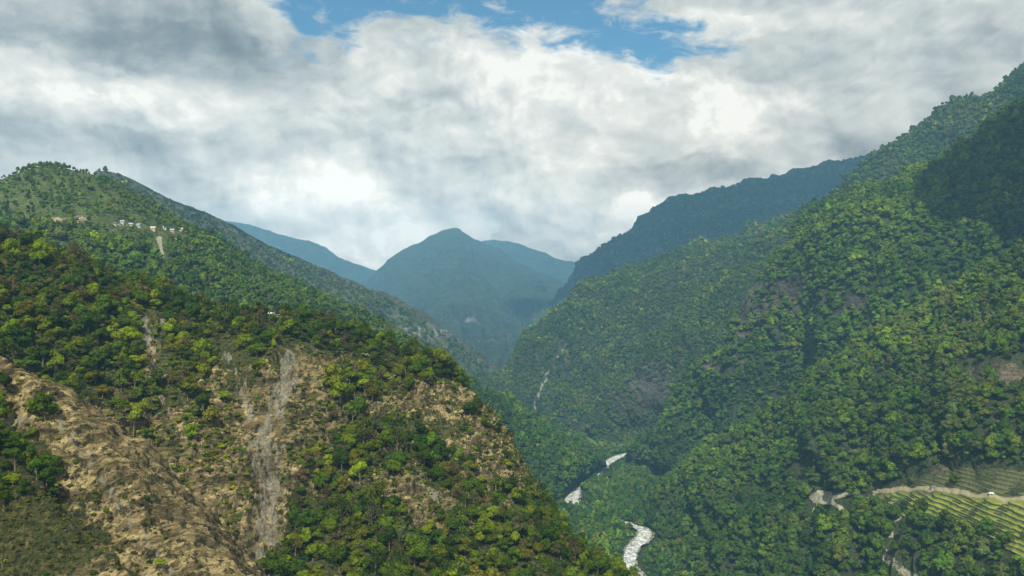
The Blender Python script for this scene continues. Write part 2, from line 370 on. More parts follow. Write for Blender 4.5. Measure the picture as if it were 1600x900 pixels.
# ------------------------------------------------------------------ tree prototypes (crown diameter 1)
ICO_V = None
def icos():
    t = (1 + 5 ** .5) / 2
    v = np.array([(-1,t,0),(1,t,0),(-1,-t,0),(1,-t,0),(0,-1,t),(0,1,t),(0,-1,-t),(0,1,-t),(t,0,-1),(t,0,1),(-t,0,-1),(-t,0,1)], float); v /= np.linalg.norm(v[0])
    f = np.array([(0,11,5),(0,5,1),(0,1,7),(0,7,10),(0,10,11),(1,5,9),(5,11,4),(11,10,2),(10,7,6),(7,1,8),(3,9,4),(3,4,2),(3,2,6),(3,6,8),(3,8,9),(4,9,5),(2,4,11),(6,2,10),(8,6,7),(9,8,1)])
    return v, f
def crown_mesh(name, rng, lobes, leaves, leaf, height=0.75, base=0.30, core=0.8, mat=None, spread=0.33, flat=0.8):
    V, Q = [], []
    iv, if_ = icos()
    cs = []
    for i in range(lobes):
        a = rng.uniform(0, 6.283); r = spread * math.sqrt(rng.uniform(0.02, 1)); 
        hz = rng.uniform(0, 1); r *= (1.05 - 0.75 * hz * hz)
        c = np.array([r * math.cos(a), r * math.sin(a), base + 0.14 + hz * (height - 0.25)])
        rad = rng.uniform(0.13, 0.23) * (1.15 - 0.3 * hz)
        cs.append((c, rad))
    nv = 0
    for c, rad in cs:
        if core > 0:
            jit = iv * (rad * core) * (1 + rng.uniform(-.18, .18, (12, 1))) * np.array([1, 1, flat])
            V.append(jit + c)
            f = if_ + nv; Q.append(np.concatenate([f, f[:, 2:3]], 1)); nv += 12
    tot = sum(r * r for _, r in cs)
    for c, rad in cs:
        k = max(3, int(leaves * rad * rad / tot))
        d = rng.normal(size=(k, 3)); d /= np.linalg.norm(d, axis=1)[:, None]
        d[:, 2] = np.where(d[:, 2] < -0.35, -d[:, 2], d[:, 2])
        p = c + d * rad * rng.uniform(0.80, 1.18, (k, 1)) * np.array([1, 1, flat])
        n = d + rng.normal(size=(k, 3)) * 0.45; n /= np.linalg.norm(n, axis=1)[:, None]
        a = np.cross(n, rng.normal(size=(k, 3))); a /= np.linalg.norm(a, axis=1)[:, None]; b = np.cross(n, a)
        s = leaf * rng.uniform(0.6, 1.35, (k, 1)); a = a * s; b = b * s * rng.uniform(0.55, 1, (k, 1))
        V.append(np.stack([p - a - b, p + a - b, p + a + b, p - a + b], 1).reshape(-1, 3))
        Q.append(nv + np.arange(k * 4).reshape(k, 4)); nv += k * 4
    V = np.concatenate(V); Q = np.concatenate(Q)
    # triangles were padded to quads with a repeated corner: split them off
    tri = Q[:, 2] == Q[:, 3]
    me = bpy.data.meshes.new(name)
    faces = [tuple(q[:3]) for q in Q[tri]] + [tuple(q) for q in Q[~tri]]
    me.from_pydata(V.tolist(), [], [tuple(int(i) for i in f) for f in faces]); me.update()
    me.materials.append(mat); me['lobes'] = [float(x) for c, r in cs for x in c]
    return me, cs
def tube(V, Fs, p, q, r0, r1, seg=6):
    p = np.array(p, float); q = np.array(q, float); d = q - p; d /= np.linalg.norm(d)
    a = np.cross(d, [0.3, 0.9, 0.1]); a /= np.linalg.norm(a); b = np.cross(d, a); n = len(V)
    for c, r in ((p, r0), (q, r1)):
        for k in range(seg):
            t = 6.2832 * k / seg; V.append(tuple(c + r * (a * math.cos(t) + b * math.sin(t))))
    for k in range(seg):
        k2 = (k + 1) % seg; Fs.append((n + k, n + k2, n + seg + k2, n + seg + k))
def trunk_mesh(name, rng, cs, base=0.34):
    V, Fs = [], []
    j = np.array([rng.uniform(-.03, .03), rng.uniform(-.03, .03), base])
    tube(V, Fs, (0, 0, -0.15), j * np.array([.5, .5, .5]), 0.042, 0.032); tube(V, Fs, j * .5, j, 0.032, 0.026)
    for c, r in cs[:7]:
        m = j * .6 + c * .4 + np.array([0, 0, -.03]); tube(V, Fs, j, m, 0.018, 0.012, 5); tube(V, Fs, m, c, 0.012, 0.005, 5)
    me = bpy.data.meshes.new(name); me.from_pydata(V, [], Fs); me.update()
    me.polygons.foreach_set('use_smooth', [True] * len(me.polygons)); me.materials.append(M_bark); return me
rng = np.random.RandomState(3)
NEAR, NEAR_TRUNK = [], []
for i in range(7):
    k = i % 7
    if k < 5: me, cs = crown_mesh('crown', rng, rng.randint(9, 15), 1500, 0.030, height=rng.uniform(.6, .85), mat=M_leaf, core=.82)
    else: me, cs = crown_mesh('crown', rng, 10, 620, 0.024, height=.8, mat=M_leaf, core=0.0, spread=.36)      # thin, dry crowns
    NEAR.append(me); NEAR_TRUNK.append(trunk_mesh('trunk', rng, cs))
SHRUB = [crown_mesh('shrub', rng, rng.randint(5, 8), 420, 0.042, height=.42, base=-.1, mat=M_leaf, core=.8, spread=.34)[0] for i in range(4)]
MID = [crown_mesh('mid_tree', rng, rng.randint(8, 13), 520, 0.042, height=rng.uniform(.6, .9), mat=M_far, core=.93)[0] for i in range(6)]
FAR = [crown_mesh('far_tree', rng, 6, 70, 0.12, height=.75, base=.1, mat=M_far, core=.95)[0] for i in range(5)]

# ------------------------------------------------------------------ scattering
TINTS = {'dark': (0.028, 0.054, 0.008), 'green': (0.050, 0.088, 0.008), 'lime': (0.100, 0.145, 0.009), 'olive': (0.076, 0.086, 0.013), 'brown': (0.072, 0.066, 0.036), 'grey': (0.060, 0.074, 0.034)}
TN = list(TINTS); TV = np.array([TINTS[k] for k in TN])
def scatter(H, spacing, dens, mix, size, seed, back=0.25, margin=(-250, 1900, -400, 1250), variants=6, pull=0.0):
    """points on the hillside: returns dict of arrays. mix(px, py, n) -> weights for the six tints"""
    r = np.random.RandomState(seed); G = H.G; N, K = H.N, H.K
    a = G[1:, :-1] - G[:-1, :-1]; b = G[:-1, 1:] - G[:-1, :-1]
    area = np.linalg.norm(np.cross(a, b), axis=2).ravel()
    ci = (np.arange(N - 1)[:, None] * 1 + np.zeros((1, K - 1), int)).ravel(); cj = (np.zeros((N - 1, 1), int) + np.arange(K - 1)[None, :]).ravel()
    fr = H.front[ci, cj]; px = H.px[ci, cj]; py = H.py[ci, cj]
    ok = (fr > -back) & (px > margin[0]) & (px < margin[1]) & (py > margin[2]) & (py < margin[3]) & (G[ci, cj, 2] > -459)
    area = area * ok
    n = int(area.sum() / spacing ** 2 * 2.4)
    c = np.searchsorted(np.cumsum(area), r.uniform(0, area.sum(), n)); c = np.clip(c, 0, len(ci) - 1)
    i, j = ci[c], cj[c]; u, v = r.rand(n, 1), r.rand(n, 1)
    p = (G[i, j] * (1 - u) + G[i + 1, j] * u) * (1 - v) + (G[i, j + 1] * (1 - u) + G[i + 1, j + 1] * u) * v
    # one per cell of the spacing (cells are skewed by noise so that no rows show)
    key = np.floor((p + 0.35 * spacing * np.sin(p[:, [1, 0, 1]] * 0.37)) / spacing).astype(np.int64)
    key = key[:, 0] * 73856093 ^ key[:, 1] * 19349663 ^ key[:, 2] * 83492791
    _, first = np.unique(key, return_index=True); first = np.sort(first)
    p, i, j = p[first], i[first], j[first]
    px, py = pix(p)
    n1 = fbm(p[:, 0] / 60, p[:, 1] / 60, p[:, 2] / 60, 4); n2 = fbm(p[:, 0] / 14 + 9, p[:, 1] / 14, p[:, 2] / 14, 2)
    d = dens(px, py, n1, n2, H.n2[i, j], p)
    keep = r.rand(len(p)) < d
    p, i, j, px, py, n1, n2 = (q[keep] for q in (p, i, j, px, py, n1, n2))
    W = np.array(mix(px, py, n1, n2)).T if True else None
    W = np.broadcast_to(W, (len(p), 6)) if W.ndim == 2 else W
    W = np.clip(W, 0, None); W = W / W.sum(1, keepdims=True)
    cls = (r.rand(len(p), 1) > np.cumsum(W, 1)).sum(1).clip(0, 5)
    nb = fbm(p[:, 0] / 130 + 3, p[:, 1] / 130, p[:, 2] / 130, 4)
    tint = TV[cls]; mean = tint.mean(0); tint = (tint * (1 - pull) + mean * pull) * np.exp(np.clip(nb, -1, 1)[:, None] * np.array([.60, .45, .15])) * np.exp(r.normal(0, 0.16, (len(p), 1))) * np.exp(r.normal(0, 0.07, (len(p), 3)))
    sz = (size[0] + (size[1] - size[0]) * r.rand(len(p)) ** 1.5) * np.where(r.rand(len(p)) < .12, 1.35, 1.0) * (1 + 0.25 * np.clip(n1, -1, 1))
    var = r.randint(0, variants, len(p))
    return dict(tall=r.uniform(.72, 1.28, len(p)), p=p, px=px, py=py, cls=cls, tint=tint, size=sz, rot=r.uniform(0, 6.283, len(p)), var=var, front=H.front[i, j])
def subset(S, m): return {k: v[m] for k, v in S.items()}
def merge(*Ss): return {k: np.concatenate([s[k] for s in Ss]) for k in Ss[0]}
_proto_cache = {}
def proto_objs(meshes, trunks=None):
    out = []
    for i, me in enumerate(meshes):
        if me.name not in _proto_cache: _proto_cache[me.name] = bpy.data.objects.new('proto_' + me.name, me)
        out.append(_proto_cache[me.name])
    return out
def stuff(name, S, protos, **props):
    n = len(S['p'])
    me = bpy.data.meshes.new(name); me.vertices.add(n); me.vertices.foreach_set('co', S['p'].astype(np.float32).ravel())
    point_attr(me, 'tint', S['tint'], 'FLOAT_VECTOR'); point_attr(me, 'size', np.stack([S['size'], S['size'], S['size'] * S['tall']], 1), 'FLOAT_VECTOR'); point_attr(me, 'turn', S['rot']); point_attr(me, 'pick', S['var'], 'INT')
    o = link(name, me, None, **props)
    ng = bpy.data.node_groups.new(name + '_nodes', 'GeometryNodeTree')
    ng.interface.new_socket('Geometry', in_out='INPUT', socket_type='NodeSocketGeometry'); ng.interface.new_socket('Geometry', in_out='OUTPUT', socket_type='NodeSocketGeometry')
    nd, lk = ng.nodes, ng.links
    gi = nd.new('NodeGroupInput'); go = nd.new('NodeGroupOutput')
    iop = nd.new('GeometryNodeInstanceOnPoints'); m2p = nd.new('GeometryNodeMeshToPoints'); jn = nd.new('GeometryNodeJoinGeometry')
    lk.new(gi.outputs[0], m2p.inputs[0]); lk.new(m2p.outputs[0], iop.inputs['Points'])
    for ob in reversed(proto_objs(protos)):
        oi = nd.new('GeometryNodeObjectInfo'); oi.inputs[0].default_value = ob; oi.inputs[1].default_value = False
        g2i = nd.new('GeometryNodeGeometryToInstance'); lk.new(oi.outputs['Geometry'], g2i.inputs[0]); lk.new(g2i.outputs[0], jn.inputs[0])
    lk.new(jn.outputs[0], iop.inputs['Instance']); iop.inputs['Pick Instance'].default_value = True
    def na(nm, typ):
        a = nd.new('GeometryNodeInputNamedAttribute'); a.data_type = typ; a.inputs[0].default_value = nm; return a.outputs[0]
    lk.new(na('pick', 'INT'), iop.inputs['Instance Index'])
    cx = nd.new('ShaderNodeCombineXYZ'); lk.new(na('turn', 'FLOAT'), cx.inputs[2]); lk.new(cx.outputs[0], iop.inputs['Rotation'])
    lk.new(na('size', 'FLOAT_VECTOR'), iop.inputs['Scale'])
    lk.new(iop.outputs[0], go.inputs[0])
    md = o.modifiers.new('scatter', 'NODES'); md.node_group = ng
    return o
# ================================================================== THE LAND
ZR = -450.0                                     # river level
FL = -466.0
def foot(L, z=FL): return [Pz(px, z, d) for px, d in L]
def row(L): return [P(*t) for t in L]

# ---- ground and river
def build_ground():
    n = 200; xs = np.linspace(-9000, 6500, n); ys = np.linspace(-1800, 12800, n)
    XX, YY = np.meshgrid(xs, ys, indexing='ij'); ZZ = -454.5 + 0.5 * fbm(XX / 90, YY / 90, None, 3)
    me = new_mesh('ground', np.stack([XX, YY, ZZ], 2), grid_faces(n, n))
    point_attr(me, 'bare', np.zeros(XX.shape)); point_attr(me, 'scree', np.zeros(XX.shape))
    link('ground', me, M_floor, kind='structure')
RIVER = [(1010, 1150, 26), (998, 1230, 20), (985, 1290, 15), (984, 1340, 12), (990, 1400, 13), (1006, 1450, 16), (1004, 1500, 13), (975, 1545, 9), (940, 1590, 6), (912, 1640, 7), (894, 1700, 17), (896, 1760, 17), (906, 1830, 4), (924, 1900, 8), (932, 1960, 16), (938, 2020, 18), (952, 2090, 15), (968, 2150, 14), (990, 2200, 14), (1010, 2260, 14)]
def build_river():
    C = np.array([(*Pz(px, 0, d)[:2], w * .8) for px, d, w in RIVER])
    t = np.linspace(0, len(C) - 1, 500); Q = crom(C[:, None, :], t)[:, 0]
    T = np.gradient(Q[:, :2], axis=0); T /= np.linalg.norm(T, axis=1)[:, None]; Nn = np.stack([-T[:, 1], T[:, 0]], 1)
    m = 60; w = np.linspace(-1, 1, m)[None, :]
    edge = 1 + 0.22 * fbm(t * 1.7, np.zeros_like(t), None, 4)[:, None]
    XX = Q[:, 0:1] + Nn[:, 0:1] * Q[:, 2:3] * w * edge; YY = Q[:, 1:2] + Nn[:, 1:2] * Q[:, 2:3] * w * edge
    ZZ = ZR + 0.9 * fbm(XX / 7, YY / 7, None, 4) - 0.6 * w ** 2
    link('river', new_mesh('river', np.stack([XX, YY, ZZ], 2), grid_faces(500, m)), M_river, kind='structure')
    # pale gravel and boulder banks either side
    w2 = np.linspace(-1, 1, 80)[None, :]; k = Q[:, 2:3] * 1.3 * (1 + 0.3 * fbm(t * 2.3 + 40, np.zeros_like(t), None, 3)[:, None])
    XX = Q[:, 0:1] + Nn[:, 0:1] * k * w2; YY = Q[:, 1:2] + Nn[:, 1:2] * k * w2
    ZZ = ZR - 2.0 + 2.2 * np.abs(w2) ** 3 + 0.8 * fbm(XX / 4, YY / 4, None, 4)
    link('river_banks', new_mesh('river_banks', np.stack([XX, YY, ZZ], 2), grid_faces(500, 80)), M_gravel, kind='structure')
    return C
def river_dist(p):
    best = np.full(len(p), 1e9)
    for (px, d, w), (px2, d2, w2) in zip(RIVER[:-1], RIVER[1:]):
        a = np.array(Pz(px, 0, d)[:2]); b = np.array(Pz(px2, 0, d2)[:2]); ab = b - a
        t = np.clip(((p[:, :2] - a) @ ab) / (ab @ ab), 0, 1)
        dd = np.linalg.norm(p[:, :2] - a - t[:, None] * ab, axis=1) - (w + (w2 - w) * t); best = np.minimum(best, dd)
    return best

M_floor = ground_mat('forest_floor', (0.030, 0.050, 0.018), (0.045, 0.075, 0.022), (0.12, 0.11, 0.08), (0.2, 0.18, 0.13), grass=(0.06, 0.08, 0.025))
M_hillA = ground_mat('dry_rock_slope', (0.045, 0.058, 0.018), (0.085, 0.090, 0.028), (0.24, 0.190, 0.088), (0.58, 0.46, 0.205), scree=(0.36, 0.34, 0.25), size=1.0, grass=(0.20, 0.155, 0.055))
M_hillC = ground_mat('terraced_scrub', (0.055, 0.080, 0.022), (0.095, 0.125, 0.035), (0.22, 0.18, 0.11), (0.38, 0.31, 0.20), scree=(0.55, 0.48, 0.36), size=2.0, grass=(0.10, 0.11, 0.04))
M_hillR = ground_mat('forest_slope', (0.028, 0.045, 0.018), (0.048, 0.066, 0.024), (0.060, 0.058, 0.048), (0.13, 0.12, 0.095), scree=(0.45, 0.42, 0.34), size=1.6, grass=(0.075, 0.08, 0.035))
M_hillK = ground_mat('near_forest_slope', (0.036, 0.050, 0.020), (0.058, 0.070, 0.026), (0.09, 0.075, 0.05), (0.19, 0.155, 0.10), scree=(0.62, 0.59, 0.40), size=1.2, grass=(0.10, 0.095, 0.04))
M_hillD = ground_mat('pale_scree_slope', (0.05, 0.065, 0.03), (0.08, 0.09, 0.045), (0.16, 0.155, 0.13), (0.31, 0.30, 0.265), scree=(0.55, 0.53, 0.48), size=4.0, bumpd=2.0, grass=(0.12, 0.12, 0.07))
M_hillF = ground_mat('far_forest', (0.018, 0.034, 0.014), (0.050, 0.066, 0.026), (0.10, 0.10, 0.08), (0.26, 0.24, 0.20), size=9.0, bumpd=5.0, grass=(0.055, 0.07, 0.03))

def water_mat():
    m, nt, out = mat_new('white_water'); p = position()
    a = noise(p, 0.10, 6, 0.7, 1.0); b = noise(p, 0.45, 5, 0.7)
    f = (a * 0.55 + b * 0.45).sstep(0.44, 0.58)
    c = mixc(f, (0.15, 0.175, 0.14), (0.85, 0.84, 0.78))
    bsdf(nt, out, c, 0.35, 0.5, bump(a + b * 0.5, 1.0, 1.2)); return m
M_river = water_mat()
def gravel_mat():
    m, nt, out = mat_new('river_gravel'); p = position()
    a = noise(p, 0.9, 6, 0.75); b = noise(p, 0.12, 4, 0.6)
    c = mixc(a.sstep(0.38, 0.62), (0.11, 0.10, 0.08), (0.42, 0.40, 0.34)); c = mixc(b.sstep(0.48, 0.56), c, (0.05, 0.075, 0.025))
    bsdf(nt, out, c, 0.9, 0.2, bump(a, 1.0, 1.5)); return m
M_gravel = gravel_mat()
build_ground(); RC = build_river()

# ---- A: the near left spur, dry rock with a pale chute
CHUTES_A = [  # polyline (px, py), half width, strength
    ([(458, 560), (440, 610), (418, 660), (408, 720), (418, 780), (420, 830), (405, 870), (385, 910)], 16, 1.0),
    ([(228, 497), (231, 530), (238, 565), (246, 590)], 6.5, 1.0), ([(254, 500), (247, 530), (240, 560)], 3.5, .7), ([(258, 620), (262, 645)], 4, .8),
    ([(350, 545), (372, 590), (388, 640), (392, 700)], 10, .55), ([(440, 700), (430, 740), (425, 800)], 9, .9)]
EDGES_A = [([(636, 738), (660, 757), (690, 785), (712, 812)], 4.5, .75), ([(705, 692), (722, 705), (735, 722)], 4, .5), ([(750, 590), (765, 640), (800, 690), (835, 745), (852, 775)], 5, .5)]
def rockA(px, py):
    r = blobs(px, py, [(260, 740, 150, 110, 1.0), (420, 700, 90, 150, .95), (160, 640, 60, 45, .4), (310, 850, 120, 80, .6), (640, 790, 75, 60, .75), (520, 680, 60, 60, .45), (560, 575, 70, 30, .5), (650, 625, 60, 26, .5), (590, 640, 40, 30, .35), (232, 545, 26, 55, .75), (745, 700, 60, 60, .3), (720, 800, 60, 30, .35), (590, 745, 60, 30, .3), (480, 630, 34, 60, .5),
        (780, 650, 70, 55, .66), (800, 740, 60, 50, .45), (700, 610, 70, 28, .5), (640, 700, 60, 50, .3), (330, 600, 40, 40, .3), (250, 470, 110, 26, .22), (180, 440, 100, 20, .20), (560, 850, 70, 40, .35), (870, 800, 40, 30, .3), (490, 590, 30, 50, .4)])
    r -= blobs(px, py, [(100, 540, 160, 75, .7), (560, 520, 150, 26, .5), (470, 790, 26, 60, .65), (510, 850, 50, 50, .5), (620, 880, 110, 26, .5), (700, 850, 40, 40, .3), (360, 760, 18, 60, .25), (300, 880, 40, 26, .35), (880, 860, 70, 40, .6), (690, 740, 40, 60, .25), (330, 560, 60, 50, .3)])
    return np.clip(r, 0, 1)
def dispA(H, px, py, G):
    R = rockA(px, py)
    n = fbm(G[..., 0] / 22, G[..., 1] / 22, G[..., 2] / 22, 6, 0.55)
    # dipping rock ledges
    zz = (G[..., 2] + 0.22 * G[..., 0] + 4.0 * fbm(G[..., 0] / 30, G[..., 1] / 30, None, 3)) / 5.2
    saw = zz - np.floor(zz); led = (saw ** 2.2) * 2.6 * (0.55 + 0.7 * fbm(G[..., 0] / 16 + 5, G[..., 1] / 16, G[..., 2] / 9, 3))
    zz2 = zz * 3.1; led2 = ((zz2 - np.floor(zz2)) ** 2) * 0.7
    e = sst(0.05, 0.55, R) * (n * 5.0 + led * 1.5 + led2 * 1.4 + 3.2 * ridged(G[..., 0] / 9, G[..., 1] / 9, G[..., 2] / 16, 4) + 1.3 * ridged(H.s / 11 + .4 * fbm(H.v / 30, H.s / 30, None, 3), H.v / 75, None, 4, .6) + .7 * ridged(G[..., 0] / 3.2, G[..., 1] / 3.2, G[..., 2] / 3.2, 2))
    oc = sst(0.0, .45, fbm(G[..., 0] / 48 + 7, G[..., 1] / 48, G[..., 2] / 30, 3)) * sst(.1, .5, R)
    zq = (G[..., 2] + .3 * G[..., 0] + 5 * fbm(G[..., 0] / 25, G[..., 1] / 25, None, 4)) / 8.5; zq = zq - np.floor(zq)
    e = e + oc * (5.0 * zq ** 2.5 + 2.0 * ridged(G[..., 0] / 5, G[..., 1] / 5, G[..., 2] / 9, 3))
    for pts, w, s in CHUTES_A:
        d, _ = polydist(px, py, pts); e = e + 1.6 * s * np.exp(-((d - w * 1.9) / (w * .5)) ** 2) * min(1, w / 10) - 4.6 * s * np.exp(-(d / (w * 1.3)) ** 2) * min(1, w / 10)
    d, _ = polydist(px, py, [(636, 738), (660, 757), (690, 785), (715, 815), (740, 850)]); e = e + 5.0 * np.exp(-(d / 16) ** 2)
    e = e - 5.0 * blobs(px, py, [(232, 668, 26, 12, 1), (330, 655, 34, 16, .6), (455, 655, 30, 10, .6)])           # dark undercut hollows
    return e
crestA = row([(-350, 290, 520), (-100, 335, 545), (50, 388, 565), (220, 452, 585), (330, 484, 592), (430, 500, 596), (555, 520, 604), (632, 556, 606), (688, 592, 595), (735, 632, 575), (808, 740, 535), (880, 826, 500), (975, 905, 470), (1050, 1020, 440)])
A = hill('near_left_hillside', [crestA,
    row([(-350, 420, 445), (-100, 450, 460), (40, 480, 490), (190, 545, 508), (290, 575, 515), (390, 596, 520), (500, 615, 525), (600, 655, 525), (680, 705, 515), (745, 755, 498), (812, 830, 470), (870, 890, 448), (940, 970, 425), (1040, 1060, 410)]),
    row([(-350, 600, 385), (-100, 625, 405), (30, 660, 430), (160, 705, 445), (250, 735, 452), (350, 755, 458), (460, 775, 462), (560, 810, 458), (640, 850, 450), (710, 885, 440), (780, 960, 420), (840, 1010, 405), (900, 1080, 392), (990, 1170, 380)]),
    row([(-350, 850, 345), (-100, 870, 360), (20, 890, 378), (130, 912, 392), (220, 930, 400), (320, 945, 405), (430, 965, 405), (530, 990, 402), (610, 1020, 396), (680, 1050, 390), (750, 1120, 376), (810, 1170, 366), (870, 1230, 358), (960, 1310, 350)]),
    foot([(-350, 200), (-100, 210), (20, 220), (130, 228), (220, 234), (320, 240), (430, 245), (530, 250), (610, 252), (680, 254), (750, 256), (810, 258), (870, 262), (960, 268)])],
    [(4, 26, -16), (20, 80, -90), (60, 180, -300), (90, 260, -470)], 1250, 720, 5.0, 60, dispA, gully=11.0, gwl=62, seed=3, drop=6)
RA = rockA(A.px, A.py)
ch = np.zeros(A.px.shape)
wob = 15 * fbm(A.px / 30, A.py / 30, None, 5)
brk = 0.75 + 1.05 * fbm(A.px / 9, A.py / 30, None, 5, .6)
for pts, w, s in CHUTES_A + EDGES_A:
    d, _ = polydist(A.px + wob, A.py, pts); ch = np.maximum(ch, s * sst(w * 1.25, w * 0.55, d))
ch = np.maximum(ch, .9 * sst(11, 4, polydist(A.px + wob, A.py, [(425, 850), (400, 880), (372, 930)])[0])); ch = np.maximum(ch, blobs(A.px, A.py, [(20, 665, 26, 10, .6)]))
link_hill(A, M_hillA, np.clip(RA * 0.75 + 0.30 * fbm(A.G[..., 0] / 20, A.G[..., 1] / 20, A.G[..., 2] / 12, 5, .6) * (RA > .1) + 0.15 * (A.front > 0), 0, 1), np.clip(ch * brk, 0, .9) * (A.front > -.05))

# ---- A2: the closest spur at the lower left with its bare diagonal flank
def dispA2(H, px, py, G):
    d, _ = polydist(px, py, [(150, 640), (190, 720), (240, 790), (310, 860)]); n = fbm(G[..., 0] / 10, G[..., 1] / 10, G[..., 2] / 10, 5)
    zz = (G[..., 2] - 0.3 * G[..., 0]) / 3.4
    return 2.4 * n + 1.8 * ridged(G[..., 0] / 7, G[..., 1] / 7, G[..., 2] / 8, 4) + 0.8 * ridged(H.s / 9 + .4 * fbm(H.v / 25, H.s / 25, None, 3), H.v / 60, None, 4, .6) + .8 * ridged(G[..., 0] / 3, G[..., 1] / 3, G[..., 2] / 3, 3) + 1.3 * ridged(G[..., 0] / 14, G[..., 1] / 14, G[..., 2] / 20, 4) + 1.3 * (zz - np.floor(zz)) ** 2 * sst(120, 15, d)
A2 = hill('bare_flank_spur', [
    row([(-420, 470, 290), (-200, 510, 305), (-60, 545, 318), (0, 572, 325), (50, 605, 330), (95, 648, 328), (145, 705, 320), (195, 770, 312), (250, 835, 304), (310, 900, 295), (370, 975, 285), (440, 1060, 272)]),
    row([(-420, 560, 275), (-220, 600, 288), (-90, 640, 298), (-30, 668, 305), (10, 695, 308), (50, 735, 306), (90, 785, 300), (135, 840, 292), (185, 895, 285), (240, 955, 276), (300, 1030, 266), (370, 1120, 254)]),
    row([(-420, 780, 250), (-250, 820, 258), (-150, 850, 264), (-100, 875, 268), (-60, 900, 270), (-20, 930, 270), (20, 965, 266), (60, 1005, 260), (110, 1050, 254), (160, 1110, 246), (220, 1180, 238), (280, 1260, 228)]),
    foot([(-420, 130), (-250, 135), (-150, 140), (-100, 142), (-60, 144), (-20, 146), (20, 148), (60, 150), (110, 150), (160, 150), (220, 150), (280, 150)])],
    [(12, 10, -8), (34, 30, -40), (60, 60, -110), (110, 110, -440)], 700, 460, 1.6, 30, dispA2, gully=0.8, gwl=34, seed=11)
b2 = 1.0 - 0 * blobs(A2.px, A2.py, [(30, 610, 60, 34, 1.0), (0, 590, 60, 30, .6), (110, 690, 40, 50, .9), (170, 770, 50, 60, .9), (240, 850, 60, 60, .9), (300, 930, 80, 60, .9), (30, 660, 60, 25, .4)]) - blobs(A2.px, A2.py, [(10, 730, 70, 45, .9), (60, 850, 110, 70, 1.0), (-60, 760, 120, 120, .8)])
d, _ = polydist(A2.px + 4 * fbm(A2.px / 15, A2.py / 15, None, 3), A2.py, [(72, 622), (90, 655), (135, 712), (175, 770), (215, 830), (262, 890), (320, 960)])
link_hill(A2, M_hillA, np.clip(b2 * .8 + .28 * fbm(A2.G[..., 0] / 12, A2.G[..., 1] / 12, A2.G[..., 2] / 8, 5, .6), 0, 1) + .06, np.maximum(.62 * sst(22, 2, d) * (.35 + 1.1 * fbm(A2.px / 9, A2.py / 20, None, 4) + .3), blobs(A2.px, A2.py, [(25, 657, 34, 9, .8), (60, 628, 24, 8, .6), (30, 600, 40, 10, .3)])))

# ---- C: the rounded green hill on the left, with the lane, the small slip and the village
def dispC(H, px, py, G):
    zz = G[..., 2] / 9.0; m = sst(330, 250, py) * 0 + 0.9 * np.clip(blobs(px, py, [(120, 310, 170, 50, 1), (280, 360, 120, 30, .7)]), 0, 1)
    return (zz - np.floor(zz)) ** 3 * 2.2 * m
crestC = row([(-420, 390, 1150), (-150, 330, 1250), (0, 276, 1300), (60, 256, 1320), (105, 261, 1330), (145, 272, 1340), (225, 318, 1360), (315, 366, 1385), (412, 422, 1405), (510, 470, 1420), (588, 502, 1435), (648, 540, 1450), (695, 575, 1460), (735, 625, 1470)])
C = hill('rounded_left_hill', [crestC,
    row([(-420, 430, 1060), (-150, 360, 1150), (0, 320, 1190), (65, 300, 1210), (115, 305, 1225), (160, 318, 1235), (235, 350, 1260), (315, 392, 1285), (410, 438, 1310), (505, 482, 1325), (580, 512, 1340), (640, 550, 1355), (685, 590, 1370), (725, 640, 1385)]),
    row([(-420, 520, 900), (-150, 450, 950), (0, 420, 975), (65, 405, 990), (120, 410, 1010), (170, 420, 1030), (240, 440, 1060), (310, 470, 1090), (395, 510, 1120), (480, 545, 1150), (550, 580, 1180), (605, 620, 1210), (655, 660, 1240), (700, 700, 1270)]),
    row([(-420, 700, 760), (-150, 640, 790), (0, 620, 800), (65, 610, 815), (120, 615, 830), (170, 620, 850), (240, 640, 880), (310, 660, 910), (395, 700, 950), (480, 730, 990), (550, 760, 1040), (605, 790, 1090), (660, 810, 1150), (710, 820, 1210)]),
    foot([(-420, 600), (-150, 620), (0, 640), (80, 660), (150, 690), (220, 730), (300, 780), (380, 840), (470, 900), (560, 980), (640, 1060), (710, 1130), (760, 1190), (800, 1240)])],
    [(5, 60, -14), (20, 200, -110), (50, 420, -300), (100, 520, -466)], 800, 420, 7, 110, dispC, gully=16, gwl=170, seed=21, crest_amp=.2, drop=7)
bc = blobs(C.px, C.py, [(100, 343, 40, 5, .7), (125, 342, 16, 7, .5), (180, 352, 30, 4, .55), (245, 362, 70, 5, .25), (45, 341, 20, 4, .5), (640, 522, 40, 14, .25), (300, 372, 40, 4, .5), (12, 335, 10, 5, .6)])
d, t = polydist(C.px + 1.5 * fbm(C.px / 5, C.py / 5, None, 2), C.py, [(249, 373), (250, 382), (254, 395), (256, 404)])
d2, _ = polydist(C.px, C.py + 2 * fbm(C.px / 12, C.py / 12, None, 2), [(20, 340), (80, 343), (130, 340), (200, 353), (300, 372), (400, 398)])
slip = np.maximum(1.1 * sst(5.5, 3.0, d + 1.4 * t), np.maximum(.9 * blobs(C.px, C.py, [(127, 340, 4, 2.5, .7), (107, 343, 5, 2.5, .6), (122, 346, 3, 2, .6), (137, 346, 4, 2, .5), (12, 334, 4, 2, .5)]), 0.42 * sst(2.6, 1.2, d2)))
dv1, _ = polydist(C.px, C.py, [(575, 492), (588, 510), (592, 525)]); slip = np.maximum(slip, .4 * sst(3, 1, dv1))
link_hill(C, M_hillC, np.clip(bc, 0, 1), slip)

